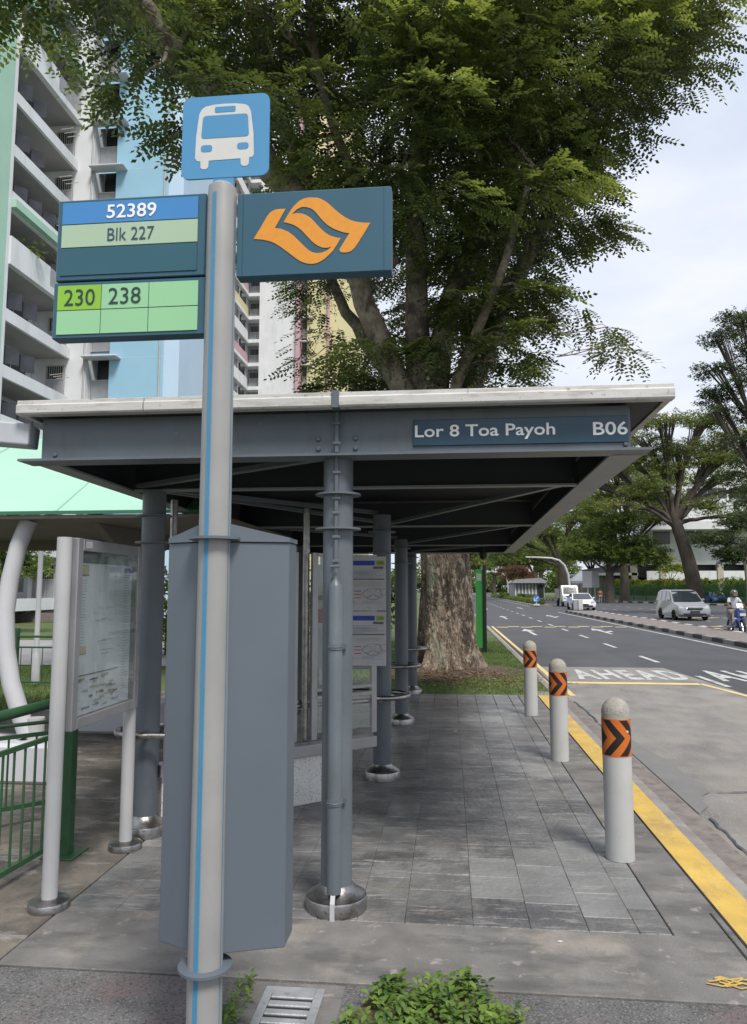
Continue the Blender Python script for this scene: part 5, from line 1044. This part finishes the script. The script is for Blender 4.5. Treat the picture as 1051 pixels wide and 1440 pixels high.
skinned('shorts', [V_[0], V_[14], Vector(V_[14]).lerp(Vector(V_[15]), .9), V_[18], Vector(V_[18]).lerp(Vector(V_[19]), .9)], [(0, 1), (1, 2), (0, 3), (3, 4)], [.16, .115, .085, .115, .085], 'shorts', pe)
hm = MB().lathe([(.001, .15), (.06, .14), (.11, .09), (.13, .02), (.13, -.06), (.11, -.10), (.08, -.11)], mz((0, .06, 1.60)), 20).build('helmet', 'helmet', pe)
MB().lathe([(.134, .035), (.137, .0), (.132, -.06)], mz((0, .055, 1.60)), 20, None, True).build('visor', 'car_glass', pe) if False else None
MB().box(MX - .07, MX + .07, MY - .085, MY - .075, 1.50 + RZ, 1.60 + RZ).build('face_opening', 'skin', hm)
pd = thing('person', 'tiny distant pedestrian in a dark red top beside the signboards', 'person', (17.7, 90, 0))
def pz(p): return (17.7 + p[0], 90 + p[1], p[2])
V_ = [pz(p) for p in [(0, 0, .92), (0, 0, 1.15), (0, 0, 1.36), (0, 0, 1.48), (0, 0, 1.60), (-.2, 0, 1.36), (-.25, 0, 1.1), (-.24, -.06, .84), (.2, 0, 1.36), (.25, 0, 1.1), (.24, -.06, .84), (-.1, 0, .88), (-.11, -.02, .48), (-.12, 0, .08), (.1, 0, .88), (.12, .06, .48), (.13, .12, .08)]]
skinned('body', V_, [(0, 1), (1, 2), (2, 3), (3, 4), (2, 5), (5, 6), (6, 7), (2, 8), (8, 9), (9, 10), (0, 11), (11, 12), (12, 13), (0, 14), (14, 15), (15, 16)], [.13, .12, .13, .055, .09, .06, .045, .035, .06, .045, .035, .09, .065, .05, .09, .065, .05], 'skin', pd, sub=1)
skinned('shirt', [V_[0], V_[1], V_[2], V_[5], V_[6], V_[8], V_[9]], [(0, 1), (1, 2), (2, 3), (3, 4), (2, 5), (5, 6)], [.16, .155, .16, .09, .07, .09, .07], 'red_cloth', pd, sub=1)
skinned('trousers', [V_[0], V_[11], V_[12], V_[13], V_[14], V_[15], V_[16]], [(0, 1), (1, 2), (2, 3), (0, 4), (4, 5), (5, 6)], [.15, .11, .08, .07, .11, .08, .07], 'shorts', pd, sub=1)

# ================================================================== TREES
wp = [(x_, 430 + 10 * sin(x_ * .3), 6 + 3.0 * sin(x_ * .21) + 2 * sin(x_ * .57)) for x_ in np.linspace(-90, 260, 90)]
bush('far_woods', wp, (6, 8, 7), 9000, 2.4, 'leaf_mid', 'hazy belt of far-off trees closing the horizon beyond the road', 'woods', kind='stuff')
def limb(B, pts, r0, r1, n=8, sub=4, wob=.0, rn=None):
    P = [Vector(p) for p in pts]; out = []
    for i in range(len(P) - 1):
        p0 = P[max(i - 1, 0)]; p1 = P[i]; p2 = P[i + 1]; p3 = P[min(i + 2, len(P) - 1)]
        for k in range(sub):
            t_ = k / sub; q = .5 * ((2 * p1) + (p2 - p0) * t_ + (2 * p0 - 5 * p1 + 4 * p2 - p3) * t_ * t_ + (3 * p1 - p0 - 3 * p2 + p3) * t_ ** 3)
            if rn and (i or k): q += Vector((rn.uniform(-1, 1), rn.uniform(-1, 1), rn.uniform(-1, 1))) * wob
            out.append(q)
    out.append(P[-1]); K = len(out); rad = [r0 + (r1 - r0) * (i / (K - 1)) ** .85 for i in range(K)]; B.tube(out, rad, n); return out
# --- the big tree
bt = thing('big_tree', 'huge fluted-trunk shade tree with dense pinnate foliage, just behind the shelter', 'tree', (.05, 14.9, 0))
bn = random.Random(12); B = MB(); ph = [bn.uniform(0, 6.28) for _ in range(8)]
NT = 72; rows = []; zs_ = [-.05, .05, .15, .3, .5, .75, 1.05, 1.4, 1.8, 2.3, 2.8, 3.3, 3.9, 4.5, 5.1, 5.6]; vs = []
for z in zs_:
    base = .47 + .08 * math.exp(-z / 1.6) + .55 * math.exp(-z / .22) * .5 + (.14 if z > 3.2 else .0) * (z - 3.2) / 2
    for j in range(NT):
        a = 2 * pi * j / NT; fl = .075 * sin(4 * a + ph[0] + .5 * z) + .05 * sin(7 * a + ph[1] - .6 * z + .8 * sin(z * 1.7)) + .025 * sin(13 * a + ph[2] + .9 * z) + .018 * sin(23 * a + ph[3] + 3 * z) + .015 * sin(9 * z + 5 * a) + bn.uniform(-.012, .012)
        fl *= (1 + 1.1 * math.exp(-z / .5)); r = base * (1 + fl * (1.0 if fl > 0 else 1.4)) * (1 + (.16 * math.exp(-z / .35)) * max(0, sin(5 * a + ph[4])))
        vs.append((-.06 + r * cos(a) - .012 * z, 14.9 + r * sin(a), z))
fs = [(i * NT + j, i * NT + (j + 1) % NT, (i + 1) * NT + (j + 1) % NT, (i + 1) * NT + j) for i in range(len(zs_) - 1) for j in range(NT)]
B.add(vs, fs, None, True); trunk_o = B.build('trunk', 'bark', bt); 
B = MB(); tips = []
stems = [([(-.25, 14.7, 4.3), (-.95, 14.4, 5.7), (-1.75, 14.0, 7.7), (-2.4, 13.6, 8.9), (-3.0, 12.8, 10.3), (-3.6, 12.2, 12.6)], .30, .10), ([(-.2, 14.9, 4.5), (-.5, 14.6, 5.8), (-.6, 14.5, 7.9), (-.5, 14.4, 10.9), (-.3, 14.2, 14.0)], .36, .12),
         ([(.0, 15.0, 4.5), (-.22, 14.7, 5.8), (.2, 14.8, 7.9), (1.3, 15.0, 10.3), (2.2, 14.6, 13.2)], .34, .10), ([(.2, 15.2, 4.6), (.6, 15.3, 6.2), (1.5, 15.2, 8.2), (2.6, 15.0, 10.4), (3.6, 14.7, 12.6)], .28, .08),
         ([(-2.3, 13.6, 8.7), (-2.9, 12.4, 8.95), (-3.7, 11.1, 9.7), (-4.2, 10.1, 9.9), (-4.5, 9.3, 10.4)], .30, .15), ([(-.1, 14.7, 4.2), (.2, 14.0, 5.6), (.9, 13.4, 7.2), (1.6, 12.9, 9.2)], .16, .05),
         ([(-.3, 15.2, 4.6), (-1.2, 15.6, 6.2), (-2.2, 15.8, 7.8), (-3.2, 16.2, 10)], .24, .08), ([(.2, 15.4, 4.6), (.6, 16.4, 7), (1.3, 17.6, 9.8), (2.2, 18.5, 12.5)], .28, .08), ([(-.45, 14.5, 8.2), (-.6, 13.4, 9.4), (-.4, 12.3, 10.6), (-.3, 11.4, 12.6)], .15, .05), ([(-1.0, 13.9, 8.0), (-1.7, 12.8, 9.3), (-2.1, 11.9, 10.4), (-2.3, 11.0, 12)], .13, .05)]
for pts, r0, r1 in stems: tips.append(limb(B, pts, r0, r1, 12, 5, .035, bn))
lobes = [((0.5, 15.9, 7.4), 1.4), ((1.0, 14.6, 7.9), 1.25), ((1.6, 14.2, 8.8), 1.25), ((-0.2, 13.9, 8.9), 1.45), ((.9, 13.5, 9.8), 1.9), ((2.2, 14.0, 10.1), 1.2), ((2.9, 14.0, 11.7), 1.5), ((1.52, 13.0, 11.4), 2.4), ((-0.31, 12.6, 10.8), 2.3), ((-1.92, 12.2, 10.5), 2.0), ((-2.7, 11.2, 10.9), 1.7), ((4.2, 14.0, 12.9), 1.6), ((2.9, 13.5, 13.1), 2.4), ((-0.83, 12.8, 9.3), 1.7), ((-2.1, 15.4, 6.9), .9), ((-1.04, 16.3, 7.3), 1.1), ((-3.3, 11.2, 11.3), 1.3), ((-4.1, 10.6, 11.0), 1.0), ((-5.0, 9.4, 9.85), .95), ((-5.4, 9.1, 9.95), .7), ((-4.2, 9.4, 8.9), .6), ((-3.5, 10.0, 8.8), .65), ((1.4, 13.8, 7.3), .55), ((1.2, 13.9, 6.4), .6), ((2.6, 15.0, 9.2), .6),
         ((0, 13, 14), 3.0), ((2.5, 16, 14.5), 3.2), ((-2.5, 12.5, 13.5), 2.6), ((-4.5, 10.5, 12.6), 1.8), ((0, 17.5, 11), 3.0), ((2.0, 17, 10.8), 1.7), ((-2.8, 16.8, 9.5), 1.6), ((.3, 16.0, 7.4), 1.3), ((-2.1, 14.9, 5.95), .55), ((-1.5, 14.3, 6.0), .6), ((.95, 13.9, 6.0), .75), ((-.1, 13.7, 6.2), .45), ((.55, 13.8, 7.2), .5), ((2.35, 13.3, 6.6), .22), ((2.75, 13.2, 6.25), .2), ((3.1, 13.1, 5.85), .16), ((1.0, 14.4, 3.15), .32), ((.85, 14.6, 2.9), .25)]
allt = [p for t_ in tips for p in t_[2:]]; clumps = []
rc = np.random.RandomState(21)
for (c, r) in lobes:
    n = max(3 if r < .4 else 7, int(9.5 * r ** 2.1)); q = rc.normal(size=(n, 3)); q /= np.linalg.norm(q, axis=1, keepdims=True); rad = r * rc.uniform(.35, 1.02, n) ** .6
    P = np.array(c) + q * rad[:, None] * (1, 1, .85); clumps += [(P[i], q[i], r) for i in range(n)]
    # a branch from the nearest stem into each lobe
    cv = Vector(c); near = min(allt, key=lambda p: (p - cv).length + max(0, p.z - cv.z) * 1.5)
    if (near - cv).length > .5: mid = near.lerp(cv, .5) + Vector((bn.uniform(-.2, .2), bn.uniform(-.2, .2), .25 * r)); limb(B, [near, mid, cv], min(.10, .03 * r + .02) if r > .4 else .010, .02 if r > .4 else .004, 7, 4, .04 if r > .4 else .06, bn)
    for k in range(int(3 + 2.2 * r)):
        e = P[rc.randint(n)]; limb(B, [near.lerp(cv, .6), Vector(cv).lerp(Vector(e), .5) + Vector((0, 0, .12)), Vector(e)], .026 if r > .7 else .009, .005, 5, 3, .04, bn)
B.build('limbs', 'bark_light', bt)
tv1, tf1 = pinnate(6, .21, .115, 1); tv2, tf2 = pinnate(5, .24, .13, 5)
PP = []; DD = []; SS = []; FR = []
for (c, q, r) in clumps:
    m_ = rc.randint(15, 27) if r > .4 else 10; casc = r > .4 and q[1] < -.25 and rc.uniform() < .17; fresh_lit = casc or rc.uniform() < (.34 if (q[1] < -.1 and q[2] > -.35) else .08); m_ = 64 if casc else m_; FR.append(np.full(m_, fresh_lit)); out = np.array([q[0], q[1], 0]) + 1e-3; out /= np.linalg.norm(out); sd_ = np.array([-out[1], out[0], 0]); spread = rc.uniform(.32, .58) * (1 if r > .8 else .65) * (1.45 if casc else 1)  # paler new-growth tint favours the near upper side, painting in lit sprays
    u_ = rc.uniform(-1, 1, m_); w_ = rc.uniform(-.6, 1, m_); dz = -.30 * np.abs(w_) ** 2 - .12 * np.abs(u_) + rc.normal(0, .05, m_)
    PP.append(c + spread * (u_[:, None] * sd_ + w_[:, None] * out) + np.stack([0 * dz, 0 * dz, dz * spread * 1.4], 1)); DD.append(out * (.6 + w_[:, None]) + sd_ * u_[:, None] * .9 + np.stack([rc.normal(0, .25, m_), rc.normal(0, .25, m_), rc.normal(-.28, .22, m_)], 1)); SS.append(rc.uniform(.30, .55, m_))
PP = np.concatenate(PP); DD = np.concatenate(DD); SS = np.concatenate(SS); UU = np.tile([0, 0, 1.], (len(PP), 1)) + rc.normal(0, .25, (len(PP), 3)); h = len(PP) // 2
ix = rc.permutation(len(PP)); V1, F1 = scatter(tv1, tf1, PP[ix[:h]], DD[ix[:h]], UU[ix[:h]], SS[ix[:h]]); V2, F2 = scatter(tv2, tf2, PP[ix[h:]], DD[ix[h:]], UU[ix[h:]], SS[ix[h:]])
FR = np.concatenate(FR).astype(int); npmesh('crown', np.concatenate([V1, V2]), np.concatenate([F1, F2 + len(V1)]), 'leaf_big', bt, mat2='leaf_fresh_lit', mi=np.concatenate([np.repeat(FR[ix[:h]], len(tf1)), np.repeat(FR[ix[h:]], len(tf2))]))
print('big crown faces', len(F1) + len(F2))

tvc, tfc = cluster(9, .75, 4)
def tree(name, label, loc, h0, r0, lobes, leaf, dens, size, bark='bark_grey', seed=1, group=None, lean=0., cat='tree', sublimb=3):
    dens *= 2.7; size *= .92
    t_ = thing(name, label, cat, loc, group); rn = random.Random(seed); r = np.random.RandomState(seed); L0 = Vector(loc)
    B = MB(); top = L0 + Vector((rn.uniform(-.3, .3) + lean, rn.uniform(-.3, .3), h0)); limb(B, [L0 + Vector((0, 0, -.2)), L0 + Vector((rn.uniform(-.1, .1) + lean * .4, 0, h0 * .5)), top], r0 * 1.25, r0 * .8, 12, 3)
    B.build('trunk', bark, t_); B = MB(); PP = []; QQ = []
    for (dx, dy, dz, rx, rz) in lobes:
        c = L0 + Vector((dx, dy, dz)); mid = top.lerp(c, .45) + Vector((rn.uniform(-.4, .4), rn.uniform(-.4, .4), rn.uniform(-.05, .12) * dz)); ln = limb(B, [top - Vector((0, 0, h0 * .12)), mid, c], r0 * .42, r0 * .11, 8, 5, r0 * .16, rn)
        n = max(5, int(dens * rx * rx)); npad = int(6 + rx * 2); q0 = r.normal(size=(npad, 3)); q0 /= np.linalg.norm(q0, axis=1, keepdims=True); q0[:, 2] = np.abs(q0[:, 2]) * 1.2 - .45
        pc = np.array(c) + q0 * r.uniform(.45, 1.05, npad)[:, None] * np.array([rx, rx, rz]); pi_ = r.randint(0, npad, n); q = r.normal(size=(n, 3)); q /= np.linalg.norm(q, axis=1, keepdims=True)
        P = pc[pi_] + q * (r.uniform(.1, 1, n) ** .5)[:, None] * np.array([rx * .58, rx * .58, rz * .62]); PP.append(P); QQ.append(q)
        for k in range(sublimb + npad): e = Vector(pc[k % npad]) if k < npad else Vector(P[r.randint(n)]); limb(B, [ln[len(ln) // 2], Vector(ln[-1]).lerp(e, .4) + Vector((0, 0, rz * .1)), e], r0 * .12, r0 * .03, 5, 3, r0 * .12, rn)
    B.build('limbs', bark, t_); P = np.concatenate(PP); Q = np.concatenate(QQ); m_ = 5; P = np.repeat(P, m_, 0) + r.normal(0, 1, (len(P) * m_, 3)) * np.array([size, size, size * .35]) * 1.1; Q = np.repeat(Q, m_, 0)
    D = r.normal(size=P.shape) * (1, 1, .4); V, F = scatter(tvc, tfc, P, D, np.tile([0, 0, 1.], (len(P), 1)) + Q * .4 + r.normal(0, .3, P.shape), size * r.uniform(.6, 1.25, len(P))); npmesh('crown', V, F, leaf, t_); return t_
# right-hand tree by the fence: leaning trunk, spreading limbs
tree('rain_tree', 'spreading rain tree with a leaning dark trunk behind the silver people carrier', (30.7, 96, 0), 11.0, .82, [(-5, 0, 14.5, 3.4, 1.5), (-9, -1, 12.2, 2.6, 1.0), (-1, 1, 19.5, 4.2, 1.6), (-7.5, 2, 18.3, 3.6, 1.4), (3.5, 1, 15.5, 3.4, 1.6), (6, -1, 10.5, 3.2, 2.2), (1.5, -2, 11.5, 2.4, 1.6), (-3.5, -2, 22.5, 3.6, 1.2), (5, 0, 20.5, 4, 1.6), (-12, 1, 15.2, 2.5, .9), (-3, 0, 17, 3, 1.3), (2, 0, 18, 3, 1.3), (-6, 0, 20.5, 3, 1.2), (1, 0, 22.5, 3.5, 1.2), (4, 0, 18, 3, 1.5), (-10, 0, 17.3, 2.8, 1.1), (-7, 0, 13.5, 2.5, 1.2), (7, 0, 14, 3, 2)], 'leaf_rain', 3.9, .40, seed=3, sublimb=11, lean=-2.4)
tree('shade_tree', 'rounded dense green tree between the signboards and the fence', (20.9, 100, 0), 4.0, .55, [(-2.2, 0, 7.5, 3.2, 2.2), (3.0, 0, 7.0, 3.4, 2.2), (.8, -1, 9.8, 3.8, 2.0), (5.0, -.5, 5.6, 2.2, 1.6), (-3.6, .5, 6.4, 2.0, 1.4), (1, 1, 6.2, 3, 1.6)], 'leaf_mid', 11, .40, seed=5)
tree('rain_tree', 'bare-limbed spreading tree behind the curved overhead mast', (19.2, 128, 0), 6, .9, [(-4, 0, 11.5, 3.6, 1.3), (-8.5, 0, 10, 3.2, 1.2), (2.0, 0, 13.5, 4, 1.4), (-3, 2, 16, 4, 1.3), (5.5, 1, 11.5, 3.5, 1.4), (-6, 0, 7.2, 2.8, 1.2), (6, 2, 16.5, 4, 1.4)], 'leaf_rain', 5.5, .5, seed=8, sublimb=6)
tree('rain_tree', 'second spreading rain tree further left, its crown meeting the shade tree', (25.5, 112, 0), 7, .6, [(-4, 0, 13, 4, 1.8), (1, 0, 16, 4.5, 1.8), (5, 0, 12.5, 4, 2), (-1, 0, 19.5, 4.5, 1.6), (6.5, 1, 18, 4, 1.8), (8.5, 0, 14.5, 3, 1.6)], 'leaf_rain', 6, .45, seed=63, sublimb=6)
tree('young_tree', 'small pale young tree in front of the white building', (31.4, 110, 0), 3.2, .14, [(0, 0, 5.5, 1.6, 1.3), (-1, 0, 4.4, 1.3, .8), (1.2, 0, 4.6, 1.3, .9)], 'leaf_lime', 7, .28, seed=9)
for i, (x_, y_, s_, lf_, lb) in enumerate([(16.5, 165, 1.0, 'leaf_mid', 'broad green tree behind the long grey shed'), (21, 185, 1.3, 'leaf_rain', 'tall pale tree behind the shed, right of it'), (12.2, 205, 1.2, 'leaf_rain', 'distant spreading tree over the far road'), (13.5, 150, .55, 'leaf_red', 'small reddish-leaved tree left of the grey shed'), (2.2, 190, 1.25, 'leaf_mid', 'distant tree on the left verge beyond the advertising panel'), (1.0, 125, .9, 'leaf_rain', 'verge tree partly hidden by the big trunk'), (28, 150, 1.2, 'leaf_mid', 'dark green tree between the shed and white building'), (26, 215, 1.5, 'leaf_rain', 'largest far-off tree at the end of the road'), (5, 330, 2.4, 'leaf_mid', 'farthest big tree closing the road view')]):
    tree('roadside_tree', lb, (x_, y_, 0), 4.5 * s_, .5 * s_, [(-3 * s_, 0, 7.5 * s_, 3.2 * s_, 1.8 * s_), (2.5 * s_, 1, 8.5 * s_, 3.4 * s_, 1.8 * s_), (0, -1, 10.5 * s_, 3.6 * s_, 1.7 * s_), (-4.5 * s_, 1, 10 * s_, 2.6 * s_, 1.4 * s_), (4.5 * s_, 0, 6.5 * s_, 2.4 * s_, 1.5 * s_)], lf_, 7 / s_, .5 * s_, seed=20 + i, group='trees lining the far road', sublimb=4)
# dark layered tree at the right edge
tree('dark_tree', 'tall dark layered tree cutting in at the right picture edge', (22.0, 51, 0), 6, .42, [(-1.8, -.5, 19.6, 2.0, .55), (-3.8, -1, 18.3, 1.3, .35), (-1.2, 0, 17.3, 2.0, .6), (-4.2, -.5, 16.4, 1.4, .35), (-1.0, -1, 15.3, 2.2, .7), (-3.9, 0, 14.6, 1.7, .45), (-1.2, 0, 13.2, 2.2, .8), (-4.4, -1, 13.4, 1.1, .3), (-2.8, -.5, 11.4, 1.4, .9), (-2.4, -.5, 9.4, 1.4, 1.0), (-2.2, 0, 7.4, 1.3, 1.0), (1.5, 0, 17, 3, 1.6), (1.5, 0, 12, 3, 2), (1, 0, 18.5, 2.5, 1.0)], 'leaf_dark', 9.5, .25, seed=31, sublimb=5)
tree('dark_tree', 'low dark bushy tree under the right-hand rain tree', (37.0, 91, 0), 3.0, .3, [(-3.5, 0, 5.5, 2.6, 1.3), (0, 0, 6.5, 3, 1.6), (-6, -.5, 7.5, 2.3, 1.2), (-1.5, 0, 9.5, 3, 1.4), (3, 0, 7, 3, 2)], 'leaf_dark', 9, .38, seed=33)
tree('sapling', 'thin staked sapling on the grass behind the motorcycle', (18.2, 48, 0), 3.4, .05, [(0, 0, 4.3, .5, .5)], 'leaf_dark', 30, .15, seed=34)
# left, under the canopy
tree('garden_tree', 'leafy green tree seen under the mint canopy beside the white column', (-17.2, 27, 0), 1.8, .2, [(-1.6, 0, 3.0, 1.4, 1.1), (.2, 0, 3.3, 1.3, 1.0), (-.6, -.5, 4.2, 1.6, .9), (.9, 0, 2.5, .8, .6), (-3, 0, 2.4, 1.3, 1.1)], 'leaf_mid', 30, .22, seed=41)
for i, (x_, y_, lb) in enumerate([(-4.6, 17.5, 'bushy shrub seen through the glass screen frames'), (-2.6, 19, 'bushy shrub directly behind the shelter columns'), (-7.2, 18.5, 'leftmost bushy shrub behind the notice board')]):
    t_ = thing('shrub', lb, 'shrub', (x_, y_, 0), 'shrubs behind the shelter'); MB().tube([(x_, y_, 0), (x_, y_, 1.0)], .05, 8).build('stem', 'bark_grey', t_)
    r = np.random.RandomState(50 + i); n = 420; q = r.normal(size=(n, 3)); q /= np.linalg.norm(q, axis=1, keepdims=True); P = np.array([x_, y_, 1.15]) + q * (r.uniform(.3, 1, n) ** .5)[:, None] * (1.3, 1.1, 1.1)
    V, F = scatter(tvc, tfc, P, r.normal(size=(n, 3)), q, .24 * r.uniform(.6, 1.3, n)); npmesh('foliage', V, F, 'leaf_mid' if i != 1 else 'leaf_dark', t_)
for o in bpy.data.objects:
    if '_o' in o: del o['_o']
